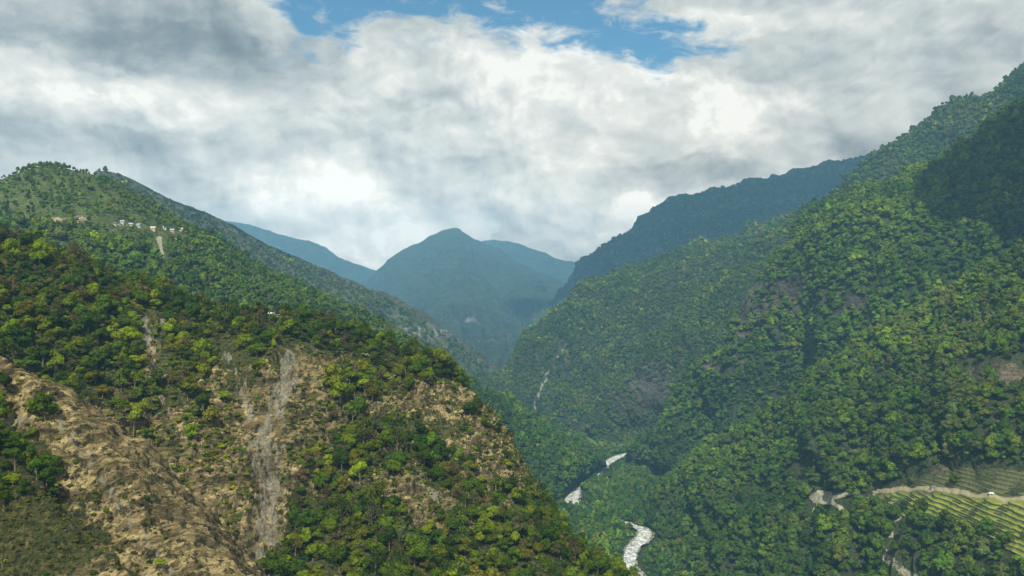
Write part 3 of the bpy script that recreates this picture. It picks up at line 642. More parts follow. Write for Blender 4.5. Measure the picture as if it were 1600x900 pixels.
# ---- B: the dark spur running down to the river behind A
B = hill('dark_river_spur', [
    row([(600, 560, 1760), (650, 570, 1740), (700, 584, 1720), (750, 608, 1710), (800, 634, 1730), (848, 664, 1780), (893, 690, 1860), (935, 705, 1970), (950, 722, 2040)]),
    row([(600, 620, 1620), (650, 635, 1610), (700, 635, 1600), (750, 660, 1600), (800, 690, 1620), (845, 710, 1670), (885, 725, 1760), (920, 733, 1890), (940, 730, 2010)]),
    row([(600, 700, 1500), (650, 720, 1500), (700, 740, 1510), (750, 755, 1520), (800, 765, 1550), (840, 768, 1610), (872, 762, 1710), (905, 752, 1850), (930, 738, 1985)]),
    foot([(620, 1420), (670, 1420), (720, 1430), (765, 1450), (812, 1490), (850, 1560), (877, 1670), (902, 1820), (928, 1980)])],
    [(0, 40, -20), (20, 110, -130), (40, 200, -330), (50, 230, -460)], 460, 240, 10, 100, None, gully=26, gwl=110, seed=31, drop=8)
link_hill(B, M_hillR, blobs(B.px, B.py, [(820, 665, 40, 14, .4)]))

# ---- D, E, F, G: the farther ranges
D = hill('pale_left_ridge', [
    row([(-100, 300, 2350), (100, 285, 2400), (165, 276, 2440), (260, 322, 2550), (330, 347, 2650), (400, 385, 2750), (470, 415, 2850), (560, 452, 2950), (620, 480, 3000), (680, 520, 3050), (740, 560, 3100), (800, 610, 3150)]),
    row([(-100, 330, 2100), (100, 380, 2150), (200, 400, 2200), (290, 430, 2280), (370, 450, 2380), (450, 480, 2480), (530, 505, 2560), (610, 530, 2660), (670, 555, 2740), (720, 580, 2820), (770, 605, 2920), (810, 640, 3050)]),
    foot([(-100, 1700), (100, 1750), (230, 1800), (330, 1860), (430, 1930), (520, 2020), (600, 2120), (670, 2220), (720, 2350), (760, 2500), (790, 2680), (815, 2900)])],
    [(60, 100, -30), (200, 400, -300), (250, 500, -466)], 600, 220, 14, 160, None, gully=26, gwl=210, seed=41, crest_amp=.25)
link_hill(D, M_hillD, np.clip(blobs(D.px, D.py, [(660, 520, 70, 22, .7), (350, 362, 60, 12, .5), (600, 480, 60, 14, .4), (730, 565, 60, 20, .45), (480, 420, 90, 16, .3)]), 0, 1) * .9, blobs(D.px, D.py, [(355, 360, 22, 6, .4), (640, 497, 30, 10, .2), (680, 528, 30, 12, .25)]))
E = hill('far_left_range', [
    row([(-60, 340, 11020), (100, 320, 11020), (250, 330, 10875), (345, 347, 10875), (400, 360, 10875), (440, 368, 10875), (490, 384, 10802), (512, 392, 10730), (535, 409, 10730), (565, 418, 10730), (610, 430, 10730), (680, 455, 10730)]),
    row([(-200, 350, 10150), (100, 380, 10150), (250, 410, 10077), (340, 420, 10005), (400, 430, 10005), (450, 435, 10005), (495, 440, 10005), (520, 445, 9932), (545, 455, 9932), (575, 460, 9932), (620, 470, 9932), (690, 485, 9932)]),
    foot([(-200, 8700), (100, 8700), (250, 8700), (340, 8700), (400, 8700), (450, 8700), (495, 8700), (520, 8700), (545, 8700), (575, 8700), (620, 8700), (690, 8700)])],
    [(0, 300, -150), (0, 900, -600), (0, 1200, -900)], 420, 120, 40, 500, None, gully=70, gwl=520, seed=51, crest_amp=.15)
link_hill(E, M_hillF)
Fp = hill('central_peak', [
    row([(440, 480, 8555), (520, 450, 8700), (570, 440, 8845), (592, 420, 8990), (620, 402, 9062), (650, 388, 9135), (682, 369, 9207), (714, 359, 9280), (748, 379, 9280), (800, 408, 9207), (845, 428, 9135), (890, 458, 8990), (960, 510, 8700)]),
    row([(480, 520, 6912), (540, 500, 6975), (580, 490, 7040), (610, 475, 7103), (640, 460, 7168), (670, 448, 7231), (700, 440, 7231), (730, 440, 7231), (765, 450, 7231), (805, 465, 7168), (845, 485, 7103), (890, 510, 7040), (950, 545, 6912)]),
    row([(560, 570, 4700), (600, 562, 4720), (630, 556, 4740), (660, 548, 4760), (685, 540, 4780), (710, 536, 4800), (735, 536, 4800), (760, 540, 4800), (790, 548, 4780), (820, 556, 4760), (850, 564, 4740), (890, 574, 4720), (940, 584, 4700)]),
    foot([(600, 3813), (640, 3794), (665, 3775), (690, 3766), (710, 3757), (730, 3757), (750, 3757), (770, 3757), (790, 3757), (815, 3766), (840, 3775), (870, 3794), (920, 3813)])],
    [(0, 250, -100), (0, 800, -500), (0, 1200, -900)], 560, 300, 50, 500, None, gully=170, gwl=480, seed=61, crest_amp=.08)
link_hill(Fp, M_hillF, blobs(Fp.px, Fp.py, [(735, 500, 18, 10, .62), (710, 415, 26, 12, .38), (760, 530, 30, 8, .45), (800, 525, 20, 5, .4)]))
F2 = hill('peak_shoulder', [
    row([(640, 430, 11700), (720, 385, 11700), (760, 372, 11700), (800, 374, 11625), (835, 384, 11550), (870, 398, 11550), (915, 413, 11475), (980, 445, 11400)]),
    row([(640, 480, 10800), (720, 450, 10800), (760, 440, 10800), (800, 442, 10800), (840, 450, 10725), (880, 460, 10725), (925, 470, 10650), (985, 490, 10650)]),
    foot([(640, 9900), (720, 9900), (760, 9900), (800, 9900), (840, 9900), (880, 9900), (925, 9900), (985, 9900)])],
    [(0, 300, -120), (0, 800, -600), (0, 1000, -900)], 240, 100, 35, 420, None, gully=60, gwl=450, seed=71, crest_amp=.12, drop=8)
link_hill(F2, M_hillF)
G = hill('blue_right_mountain', [
    row([(730, 615, 5130), (765, 582, 5265), (800, 542, 5467), (850, 484, 5670), (900, 428, 5805), (940, 384, 5913), (1000, 350, 5980), (1050, 321, 6048), (1100, 299, 6075), (1160, 287, 6075), (1225, 278, 6075), (1290, 257, 6048), (1332, 246, 6007), (1420, 232, 5940), (1540, 225, 5805)]),
    row([(760, 640, 4725), (800, 600, 4860), (850, 550, 5022), (905, 500, 5197), (960, 460, 5265), (1005, 430, 5332), (1060, 405, 5373), (1110, 385, 5400), (1160, 370, 5400), (1215, 358, 5400), (1275, 350, 5373), (1330, 335, 5332), (1380, 325, 5305), (1450, 320, 5265), (1560, 315, 5130)]),
    foot([(800, 4387), (840, 4387), (890, 4387), (950, 4387), (1000, 4387), (1050, 4387), (1100, 4387), (1150, 4387), (1200, 4387), (1250, 4387), (1300, 4387), (1350, 4387), (1400, 4387), (1480, 4387), (1580, 4320)])],
    [(60, 150, -60), (200, 600, -400), (300, 900, -1200)], 640, 320, 40, 320, None, gully=150, gwl=520, seed=81, crest_amp=.07, drop=6)
link_hill(G, M_hillF)

# ---- H: the wooded mountain on the right bank, H2: its dark cliff, J: the upper ridge
def dispH(H, px, py, G):
    return -10 * np.exp(-(polydist(px, py, [(880, 540), (858, 590), (840, 640)])[0] / 14) ** 2)
Hh = hill('wooded_river_mountain', [
    row([(748, 605, 2880), (775, 577, 2920), (800, 548, 2960), (835, 508, 3000), (872, 474, 3020), (920, 434, 3050), (1000, 408, 3090), (1060, 392, 3100), (1110, 378, 3100), (1180, 352, 3080), (1250, 332, 3020), (1330, 318, 2950), (1420, 300, 2880)]),
    row([(765, 625, 2780), (795, 600, 2800), (825, 575, 2820), (865, 545, 2840), (905, 515, 2850), (955, 485, 2850), (1020, 465, 2860), (1075, 450, 2860), (1125, 435, 2860), (1190, 420, 2840), (1255, 405, 2800), (1330, 390, 2750), (1420, 375, 2700)]),
    row([(785, 650, 2680), (815, 640, 2680), (845, 630, 2670), (885, 615, 2660), (925, 600, 2650), (970, 585, 2640), (1030, 570, 2640), (1085, 560, 2630), (1135, 550, 2620), (1195, 540, 2600), (1255, 530, 2560), (1330, 520, 2520), (1420, 510, 2480)]),
    foot([(800, 2540), (835, 2500), (865, 2470), (900, 2450), (935, 2440), (975, 2430), (1030, 2400), (1085, 2380), (1135, 2360), (1195, 2340), (1255, 2320), (1330, 2300), (1420, 2280)])],
    [(60, 100, -30), (200, 400, -320), (250, 560, -600)], 800, 420, 26, 200, dispH, gully=105, gwl=300, seed=91, crest_amp=.2, drop=12)
stk = 0
for pts, w, s in [([(884, 538), (868, 560), (855, 585), (842, 612), (832, 642)], 4.0, .62), ([(856, 552), (850, 575), (846, 590)], 2.5, .7), ([(902, 545), (893, 570), (888, 590)], 3, .55), ([(916, 540), (905, 575)], 2.5, .45)]:
    dd, _ = polydist(Hh.px + 4 * fbm(Hh.px / 10, Hh.py / 10, None, 3), Hh.py, pts); stk = np.maximum(stk, s * sst(w * 1.3, w * .4, dd) * (.55 + .9 * fbm(Hh.px / 6, Hh.py / 12, None, 4)))
link_hill(Hh, M_hillR, np.clip(blobs(Hh.px, Hh.py, [(890, 560, 45, 35, .5), (1010, 610, 60, 50, .5), (960, 440, 20, 8, .4), (1150, 370, 60, 12, .35)]), 0, 1), stk)
H2 = hill('dark_cliff_spur', [
    row([(1330, 330, 2560), (1240, 368, 2520), (1170, 402, 2490), (1112, 442, 2470), (1062, 490, 2450), (1010, 542, 2440), (972, 590, 2440), (945, 632, 2450), (915, 668, 2470)]),
    row([(1330, 420, 2330), (1250, 440, 2300), (1185, 470, 2280), (1132, 510, 2280), (1090, 545, 2290), (1045, 590, 2310), (1005, 625, 2340), (968, 650, 2370), (920, 673, 2430)]),
    row([(1330, 560, 2180), (1255, 570, 2160), (1195, 585, 2150), (1145, 610, 2170), (1105, 635, 2200), (1062, 655, 2250), (1020, 664, 2310), (980, 668, 2350), (925, 677, 2410)]),
    foot([(1330, 2050), (1265, 2040), (1205, 2050), (1155, 2090), (1112, 2140), (1070, 2200), (1025, 2270), (985, 2320), (930, 2390)])],
    [(-20, 60, -30), (-60, 200, -260), (-60, 300, -560)], 560, 300, 20, 130, None, gully=40, gwl=130, seed=101, crest_amp=.3, drop=8)
link_hill(H2, M_hillR, np.clip(blobs(H2.px, H2.py, [(1010, 610, 66, 42, 1.3), (1060, 570, 40, 26, .6), (960, 640, 30, 22, .8)]), 0, 1))
J = hill('upper_right_ridge', [
    row([(1150, 400, 2600), (1240, 335, 2620), (1292, 300, 2640), (1345, 262, 2650), (1395, 218, 2660), (1450, 182, 2660), (1490, 160, 2650), (1532, 157, 2640), (1570, 130, 2620), (1610, 98, 2600), (1680, 50, 2560), (1760, 10, 2500)]),
    row([(1180, 440, 2450), (1260, 390, 2450), (1310, 360, 2460), (1360, 330, 2460), (1410, 295, 2450), (1460, 265, 2440), (1500, 250, 2430), (1540, 240, 2420), (1580, 220, 2400), (1620, 195, 2380), (1690, 150, 2350), (1780, 110, 2300)]),
    foot([(1200, 2100), (1280, 2100), (1330, 2100), (1380, 2100), (1430, 2100), (1480, 2100), (1520, 2080), (1560, 2060), (1600, 2040), (1640, 2020), (1710, 1980), (1800, 1900)])],
    [(60, 100, -30), (200, 400, -320), (260, 600, -900)], 560, 300, 20, 160, None, gully=50, gwl=170, seed=111, crest_amp=.2, drop=9)
link_hill(J, M_hillR, blobs(J.px, J.py, [(1500, 185, 50, 14, .35), (1300, 320, 30, 14, .35)]))

# ---- I: the great wooded spur, K: the near right slope with the fields
def dispI(H, px, py, G):
    return 9 * ridged(G[..., 0] / 70, G[..., 1] / 70, G[..., 2] / 110, 4) * blobs(px, py, [(1160, 470, 40, 70, 1.0), (1250, 480, 90, 40, .5), (1100, 560, 40, 40, .6)])
I = hill('great_wooded_spur', [
    row([(2050, -60, 1500), (1850, 20, 1560), (1720, 85, 1610), (1600, 150, 1660), (1520, 205, 1710), (1440, 246, 1740), (1385, 268, 1750), (1335, 292, 1770), (1285, 318, 1785), (1238, 358, 1800), (1192, 412, 1820), (1158, 462, 1835), (1138, 520, 1850), (1100, 572, 1900), (1052, 628, 1970), (1008, 680, 2060), (975, 716, 2150)]),
    row([(2050, 120, 1330), (1850, 190, 1370), (1730, 240, 1400), (1620, 290, 1440), (1545, 330, 1480), (1470, 365, 1510), (1410, 390, 1540), (1355, 415, 1570), (1305, 440, 1600), (1258, 470, 1640), (1215, 510, 1670), (1180, 550, 1700), (1150, 590, 1730), (1110, 630, 1790), (1062, 670, 1880), (1015, 702, 1990), (980, 722, 2110)]),
    row([(2050, 350, 1180), (1850, 400, 1210), (1740, 440, 1240), (1640, 480, 1280), (1565, 520, 1320), (1495, 555, 1360), (1435, 580, 1400), (1380, 600, 1440), (1330, 620, 1480), (1285, 645, 1530), (1240, 670, 1580), (1200, 690, 1620), (1165, 705, 1660), (1120, 720, 1740), (1070, 735, 1830), (1022, 735, 1950), (985, 730, 2070)]),
    foot([(2050, 950), (1850, 980), (1740, 1010), (1640, 1060), (1565, 1110), (1495, 1170), (1435, 1230), (1380, 1290), (1330, 1350), (1285, 1410), (1240, 1470), (1200, 1520), (1165, 1570), (1120, 1660), (1070, 1760), (1020, 1880), (985, 2010)])],
    [(40, 70, -16), (120, 240, -170), (160, 380, -420), (170, 450, -900)], 1000, 560, 26, 190, dispI, gully=95, gwl=300, seed=121, crest_amp=.25, drop=27)
link_hill(I, M_hillR, np.clip(blobs(I.px, I.py, [(1160, 480, 40, 60, 1.1), (1215, 450, 50, 45, .8), (1290, 470, 70, 30, .85), (1110, 570, 36, 34, .8), (1400, 470, 60, 20, .5), (1140, 540, 20, 40, .5), (1560, 590, 60, 20, .6)]), 0, 1))
FIELD = [(1352, 806), (1344, 790), (1368, 768), (1400, 764), (1428, 748), (1470, 736), (1560, 734), (1640, 750), (1760, 770), (1800, 900), (1740, 960), (1640, 910), (1585, 868), (1545, 842), (1500, 828), (1455, 812), (1420, 806), (1385, 812)]
def in_field(px, py, grow=0.0):
    m = inpoly(px, py, FIELD).astype(float)
    return m
def dispK(H, px, py, G):
    f = blobs(px, py, [(1480, 790, 130, 45, 1.3), (1600, 830, 120, 70, 1.3)]); H.keep = 1 - 0.9 * np.clip(f, 0, 1)
    n = 7 * ridged(G[..., 0] / 60, G[..., 1] / 60, G[..., 2] / 90, 3) * blobs(px, py, [(1560, 580, 80, 30, 1)])
    return n * H.keep
K = hill('near_right_slope', [
    row([(2100, 170, 950), (1900, 285, 1010), (1720, 350, 1090), (1600, 402, 1150), (1520, 440, 1190), (1445, 488, 1230), (1375, 532, 1270), (1295, 575, 1320), (1215, 618, 1380), (1145, 664, 1450), (1085, 712, 1530), (1035, 755, 1610), (1000, 783, 1680)]),
    row([(2100, 360, 830), (1900, 440, 880), (1730, 500, 940), (1610, 540, 990), (1530, 570, 1030), (1455, 605, 1075), (1385, 635, 1120), (1310, 665, 1180), (1235, 700, 1250), (1170, 735, 1330), (1110, 770, 1420), (1055, 795, 1520), (1010, 800, 1630)]),
    row([(2100, 640, 660), (1900, 680, 710), (1740, 705, 770), (1620, 725, 830), (1540, 735, 870), (1465, 745, 920), (1395, 765, 970), (1325, 785, 1030), (1255, 805, 1110), (1190, 825, 1190), (1130, 845, 1280), (1072, 845, 1390), (1022, 830, 1500)]),
    row([(2100, 1000, 500), (1900, 960, 560), (1740, 930, 640), (1630, 905, 710), (1550, 890, 760), (1470, 880, 820), (1400, 885, 870), (1330, 890, 930), (1265, 900, 1000), (1205, 905, 1070), (1145, 900, 1160), (1088, 885, 1270), (1042, 852, 1410)]),
    foot([(2100, 430), (1900, 470), (1740, 520), (1640, 570), (1560, 620), (1480, 680), (1410, 740), (1340, 800), (1275, 870), (1215, 950), (1150, 1060), (1090, 1190), (1047, 1350)])],
    [(40, 60, -14), (110, 180, -130), (150, 300, -330), (170, 380, -600)], 1050, 720, 18, 150, dispK, gully=58, gwl=230, seed=131, drop=16)
road = np.maximum(.85 * sst(4.5, 2, polydist(K.px, K.py + 2 * fbm(K.px / 25, K.py / 25, None, 2), [(1270, 772), (1300, 778), (1322, 772), (1340, 770)])[0]), .75 * sst(14, 8, polydist(K.px + 6 * fbm(K.px / 9, K.py / 9, None, 2), K.py, [(1276, 776), (1292, 778)])[0]))
for pts, w, s in [([(1262, 762), (1276, 790), (1272, 800)], 3, .9), ([(1290, 778), (1312, 792), (1322, 806)], 3.5, .7), ([(1415, 800), (1395, 818), (1392, 838)], 3, .55), ([(1385, 872), (1402, 886), (1430, 905)], 9, .5), ([(1385, 860), (1380, 850)], 3, .5), ([(1285, 708), (1300, 692), (1312, 684)], 2.5, .6), ([(1330, 650), (1345, 640)], 1.5, .5), ([(1425, 682), (1432, 692)], 2, .5)]:
    road = np.maximum(road, s * sst(w * 1.4, w * .5, polydist(K.px + 5 * fbm(K.px / 12, K.py / 12, None, 3), K.py, pts)[0]))
link_hill(K, M_hillK, np.clip(blobs(K.px, K.py, [(1560, 585, 70, 24, .8), (1420, 655, 40, 14, .4), (1500, 620, 60, 20, .4), (1490, 735, 70, 14, .6), (1330, 700, 40, 12, .3)]), 0, 1), road)

# ---- the terraced fields on K
TRACK = [(1378, 773), (1400, 768), (1450, 769), (1500, 775), (1560, 782), (1620, 786), (1760, 800)]
def terraces():
    i0 = np.where(((K.px > 1320) & (K.px < 1830) & (K.py > 715) & (K.py < 990)))
    a, b, c, e = i0[0].min(), i0[0].max(), i0[1].min(), i0[1].max()
    sub = K.base[a:b + 1, c:e + 1] + K.nrm[a:b + 1, c:e + 1] * 0.0
    sub = K.G[a:b + 1, c:e + 1].copy()
    # smooth then refine
    z = sub[..., 2].copy()
    for _ in range(60):
        zp = np.pad(z, 1, mode='edge'); z = (zp[:-2, 1:-1] + zp[2:, 1:-1] + zp[1:-1, :-2] + zp[1:-1, 2:] + 4 * z) / 8
    sub[..., 2] = z
    R = 3; n, m = sub.shape[:2]
    ui = np.linspace(0, n - 1, n * R); vi = np.linspace(0, m - 1, m * R)
    i = np.clip(ui.astype(int), 0, n - 2); f = (ui - i)[:, None, None]; S = sub[i] * (1 - f) + sub[i + 1] * f
    j = np.clip(vi.astype(int), 0, m - 2); g = (vi - j)[None, :, None]; S = S[:, j] * (1 - g) + S[:, j + 1] * g
    px, py = pix(S)
    x, y = S[..., 0], S[..., 1]
    z = S[..., 2] + 4.5 * fbm(x / 70, y / 70, None, 4) + 2.6 * fbm(x / 20, y / 20, None, 3); st = 4.0
    q = z / st; fl = np.floor(q); fr = q - fl
    zz = (fl + sst(0.62, 0.98, fr) + 0.08 * fr) * st + 2.2 + 0.22 * fbm(x / 2.5, y / 2.5, None, 3)
    rd0 = sst(6.5, 3.4, polydist(px, py, TRACK)[0]); zz = zz * (1 - rd0) + (z + 3.4) * rd0
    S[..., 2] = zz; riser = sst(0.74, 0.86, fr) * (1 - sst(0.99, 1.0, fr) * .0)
    F_ = grid_faces(S.shape[0], S.shape[1]); 
    cx = px.ravel()[F_].mean(1); cyy = py.ravel()[F_].mean(1)
    keep = inpoly(cx + 5 * fbm(cx / 9, cyy / 9, None, 2), cyy + 3 * fbm(cx / 7 + 9, cyy / 7, None, 2), FIELD)
    F_ = F_[keep]; used, inv = np.unique(F_, return_inverse=True)
    me = new_mesh('terraced_fields', S.reshape(-1, 3)[used], inv.reshape(F_.shape))
    rd = sst(4.2, 2.4, polydist(px, py + fbm(px / 30, py / 30, None, 2) * 2, [(1366, 772), (1400, 768), (1450, 769), (1500, 775), (1560, 782), (1620, 786), (1760, 800)])[0])
    dry = sst(782, 762, py - (px - 1400) * 0.08) * .9 + sst(1410, 1370, px) * .5 + sst(820, 850, py - (px - 1500) * .15) * .35
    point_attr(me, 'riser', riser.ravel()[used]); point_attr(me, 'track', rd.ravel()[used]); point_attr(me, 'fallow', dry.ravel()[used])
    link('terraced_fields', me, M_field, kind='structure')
def field_mat():
    m, nt, out = mat_new('field'); p = position(); n = noise(p, 0.06, 4, 0.6); f = noise(p, 0.6, 5, 0.7)
    c = mixc(n.sstep(0.38, 0.62), (0.15, 0.20, 0.028), (0.25, 0.26, 0.05)); c = mixc(f.sstep(0.5, 0.7) * 0.5, c, (0.07, 0.11, 0.02))
    dry = mixc(f.sstep(0.4, 0.6), (0.07, 0.085, 0.03), (0.15, 0.13, 0.06))
    c = mixc((attr('fallow') + (n - 0.5) * 0.7).sstep(0.3, 0.7), c, dry)
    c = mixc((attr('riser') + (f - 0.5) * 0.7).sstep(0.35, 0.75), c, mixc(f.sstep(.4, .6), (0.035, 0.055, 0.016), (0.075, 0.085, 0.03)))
    c = mixc(attr('track'), c, (0.27, 0.24, 0.14))
    bsdf(nt, out, c, 0.9, 0.1, bump(f, 0.6, 0.6)); return m
M_field = field_mat(); terraces()

def meadow():
    n = 120; U, V = np.meshgrid(np.linspace(-1, 1, n), np.linspace(-1, 1, n), indexing='ij')
    a = np.arctan2(V, U); q = 1 + .15 * fbm(np.cos(a) * 2, np.sin(a) * 2, None, 3)
    # a disc-shaped clearing on the valley floor below the cliff
    rr = np.sqrt(U * U * (1 - V * V / 2) ** 1 + V * V * (1 - U * U / 2)); 
    X0 = U * np.sqrt(1 - V * V / 2) * q * 105 + 300; Y0 = V * np.sqrt(1 - U * U / 2) * q * 150 + 2370
    me = new_mesh('meadow', np.stack([X0, Y0, -452.6 + .5 * fbm(X0 / 12, Y0 / 12, None, 3)], 2), grid_faces(n, n))
    m, nt, out = mat_new('meadow_grass'); p = position(); f = noise(p, .05, 5, .65)
    bsdf(nt, out, mixc(f.sstep(.4, .6), (.055, .10, .02), (.12, .16, .045)), .9, .1); link('meadow', me, m, kind='structure')
meadow()

def river_open(p): return (p[:, 1] < 1525) | ((p[:, 1] > 1650) & (p[:, 1] < 1790)) | ((p[:, 1] > 1925) & (p[:, 1] < 2190))
def off_river(p, gap): return river_dist(p) > np.where(p[:, 2] > -438, -99, np.where(river_open(p), gap, 0.3))
# ================================================================== THE HAZE
def haze():
    x0, x1, y0, y1, z0, z1 = -9300, 6700, -2000, 13000, -1380, HAZE_TOP
    V = [(x, y, z) for z in (z0, z1) for y in (y0, y1) for x in (x0, x1)]
    me = new_mesh('haze', V, [(0, 2, 3, 1), (4, 5, 7, 6), (0, 1, 5, 4), (1, 3, 7, 5), (3, 2, 6, 7), (2, 0, 4, 6)], False)
    m, nt, out = mat_new('valley_haze'); v = nt.nodes.new('ShaderNodeVolumePrincipled')
    v.inputs['Color'].default_value = HAZE_COL; v.inputs['Density'].default_value = HAZE_D; v.inputs['Anisotropy'].default_value = 0.0
    nt.links.new(v.outputs[0], out.inputs['Volume']); link('haze', me, m, kind='stuff', label='pale blue haze filling the valley air')
haze()

# ================================================================== CLOUDS added out of view above the haze, to shade slopes
def cloud(name, target, alt, rx, ry, rz, seed, label):
    t = (alt - target[2]) / sd[2]; c = np.array([target[0] + sd[0] * t, target[1] + sd[1] * t, alt])
    n, m = 160, 80; th = np.linspace(0, 2 * math.pi, n)[:, None] * np.ones((1, m)); ph = np.linspace(0.001, math.pi - .001, m)[None, :] * np.ones((n, 1))
    x, y, z = np.cos(th) * np.sin(ph), np.sin(th) * np.sin(ph), np.cos(ph)
    k = 1 + .35 * fbm(x * 1.6 + seed, y * 1.6, z * 1.6, 3) + .18 * (1 - ridged(x * 3 + seed, y * 3, z * 3, 5))
    V = np.stack([x * rx * k, y * ry * k, np.where(z < 0, z * .35, z) * rz * k], 2) + c
    me = new_mesh(name, V, grid_faces(n, m)); 
    link(name, me, M_cloud, kind='stuff', label=label)
mc, nt, out = mat_new('cloud_white'); bsdf(nt, out, (.9, .9, .9), 1.0, 0.0); M_cloud = mc
cloud('cloud', (1030, 1500, 200), 1750, 200, 290, 120, 1, 'unseen white cloud added to shade the right mountain')
cloud('cloud', (1900, 5800, 500), 4200, 1500, 1700, 500, 5, 'broad unseen cloud added to shade the far range')

# ================================================================== TREES
def mixA(px, py, n1, n2):
    o = np.ones_like(px); up = sst(520, 440, py) * sst(330, 150, px)
    rr = sst(650, 950, px)
    return [0.30 * o + .25 * (n1 < -.1), 0.30 * o, 0.16 * o + .25 * rr + .25 * (n1 > .25), 0.16 * o + .2 * up, (0.04 + .25 * up + .08 * (n2 > .3)) * o, 0.04 * o + .06 * up]
def densA(px, py, n1, n2, nr, p):
    R = rockA(px, py); d = 1.15 - 1.45 * R + 0.55 * n1
    for pts, w, s in CHUTES_A + EDGES_A:
        d = d - 3 * sst(w * 1.6 + 8, w + 4, polydist(px, py, pts)[0])
    d = d - 1.2 * blobs(px, py, [(440, 497, 16, 5, 1)])
    return np.clip(d, 0, .95) * (nr[:, 2] > .15)
TA = scatter(A, 6.3, densA, mixA, (5.5, 12.0), 1, back=.7, variants=7)
def densS(px, py, n1, n2, nr, p):
    R = rockA(px, py); d = 0.66 - .10 * R + 0.8 * n2 + .2 * n1
    for pts, w, s in CHUTES_A: d = d - 2 * sst(w * 1.2, w * .6, polydist(px, py, pts)[0])
    return np.clip(d, 0, .9)
SA = scatter(A, 3.3, densS, lambda px, py, a, b: [0.14 + 0 * px, .28 + 0 * px, .16 + .25 * sst(650, 950, px), .30 + 0 * px, .16 + 0 * px, .10 + 0 * px], (1.8, 5.2), 2, back=.2, variants=4)
def densA2(px, py, n1, n2, nr, p):
    g = blobs(px, py, [(0, 720, 70, 50, 1.0), (-80, 700, 100, 100, .8), (30, 760, 40, 24, .4), (120, 870, 40, 20, .12)])
    return np.clip(g + .2 * n1, 0, .9)
TA2 = scatter(A2, 5.0, densA2, lambda px, py, a, b: [.35 + 0 * px, .4 + 0 * px, .1 + 0 * px, .15 + 0 * px, .0 * px, 0 * px], (5.0, 9.0), 3, back=.1, variants=5)
def densS2(px, py, n1, n2, nr, p):
    g = 0.20 + blobs(px, py, [(60, 850, 120, 60, .75), (0, 700, 120, 40, .3), (60, 780, 50, 40, .5)]) + .35 * n2
    d, _ = polydist(px, py, [(72, 622), (90, 655), (135, 712), (175, 770), (215, 830), (262, 890)])
    return np.clip(g, 0, .9) * (d > 12)
SA2 = scatter(A2, 2.3, densS2, lambda px, py, a, b: [.06 + 0 * px, .12 + 0 * px, .08 + 0 * px, .34 + 0 * px, .36 + 0 * px, .12 + 0 * px], (1.2, 3.2), 4, back=.1, variants=4)

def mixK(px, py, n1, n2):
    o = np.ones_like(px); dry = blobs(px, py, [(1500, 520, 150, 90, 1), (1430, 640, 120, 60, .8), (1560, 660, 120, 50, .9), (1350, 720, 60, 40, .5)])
    cr = sst(70, 15, polydist(px, py, [(1640, 405), (1520, 450), (1445, 498), (1375, 542), (1295, 585), (1215, 628), (1145, 674), (1085, 722)])[0])  # crest trees tinted brighter: sunlit ridge line put into leaf colour
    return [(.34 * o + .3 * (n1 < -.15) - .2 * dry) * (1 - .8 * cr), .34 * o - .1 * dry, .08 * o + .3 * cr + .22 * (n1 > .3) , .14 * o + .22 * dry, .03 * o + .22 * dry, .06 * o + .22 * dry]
def densK(px, py, n1, n2, nr, p):
    d = .92 + .45 * n1 + .3 * n2 - .9 * blobs(px, py, [(1560, 588, 60, 16, 1), (1490, 733, 60, 9, .9)])
    d = np.where(inpoly(px, py + 6, FIELD), 0.012 + .06 * (py < 765), d)
    d = d - 1.5 * sst(24, 14, polydist(px, py - 12, [(1276, 776), (1318, 782)])[0]) - 1.5 * sst(24, 14, polydist(px, py - 8, [(1388, 878), (1425, 905)])[0]) - 1.5 * sst(13, 6, polydist(px, py - 6, [(1415, 804), (1392, 840)])[0])
    return np.clip(d, 0, 1) * off_river(p, 4)
TK = scatter(K, 9.2, densK, mixK, (8.5, 19.0), 5, back=.3, variants=6, pull=.45)
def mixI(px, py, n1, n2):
    o = np.ones_like(px); lit = blobs(px, py, [(1400, 300, 120, 60, 1), (1320, 340, 80, 40, .6), (1130, 680, 70, 40, .5)])  # lime tint on the sunlit patches: light put into leaf colour
    low = sst(110, 30, polydist(px, py, [(1640, 395), (1520, 440), (1445, 488), (1375, 532), (1295, 575), (1215, 618), (1145, 664), (1085, 712)])[0])  # darker tint behind the near crest: valley shade put into leaf colour
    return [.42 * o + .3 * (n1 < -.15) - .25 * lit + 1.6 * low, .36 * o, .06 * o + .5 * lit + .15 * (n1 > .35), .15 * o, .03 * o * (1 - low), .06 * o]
def dI(rk):
    def f(px, py, n1, n2, nr, p):
        return np.clip(1.0 + .2 * n1 - rk(px, py), 0.02, 1) * off_river(p, 3)
    return f
TV[:] *= 1.28
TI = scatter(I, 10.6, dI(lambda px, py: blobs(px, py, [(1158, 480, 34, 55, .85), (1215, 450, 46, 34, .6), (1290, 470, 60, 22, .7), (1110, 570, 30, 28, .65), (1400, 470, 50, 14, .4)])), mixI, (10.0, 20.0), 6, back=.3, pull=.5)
def mixC(px, py, n1, n2):
    o = np.ones_like(px); return [.30 * o + .3 * (n1 < 0), .34 * o, .08 * o + .15 * (n1 > .3), .16 * o, .04 * o, .10 * o]
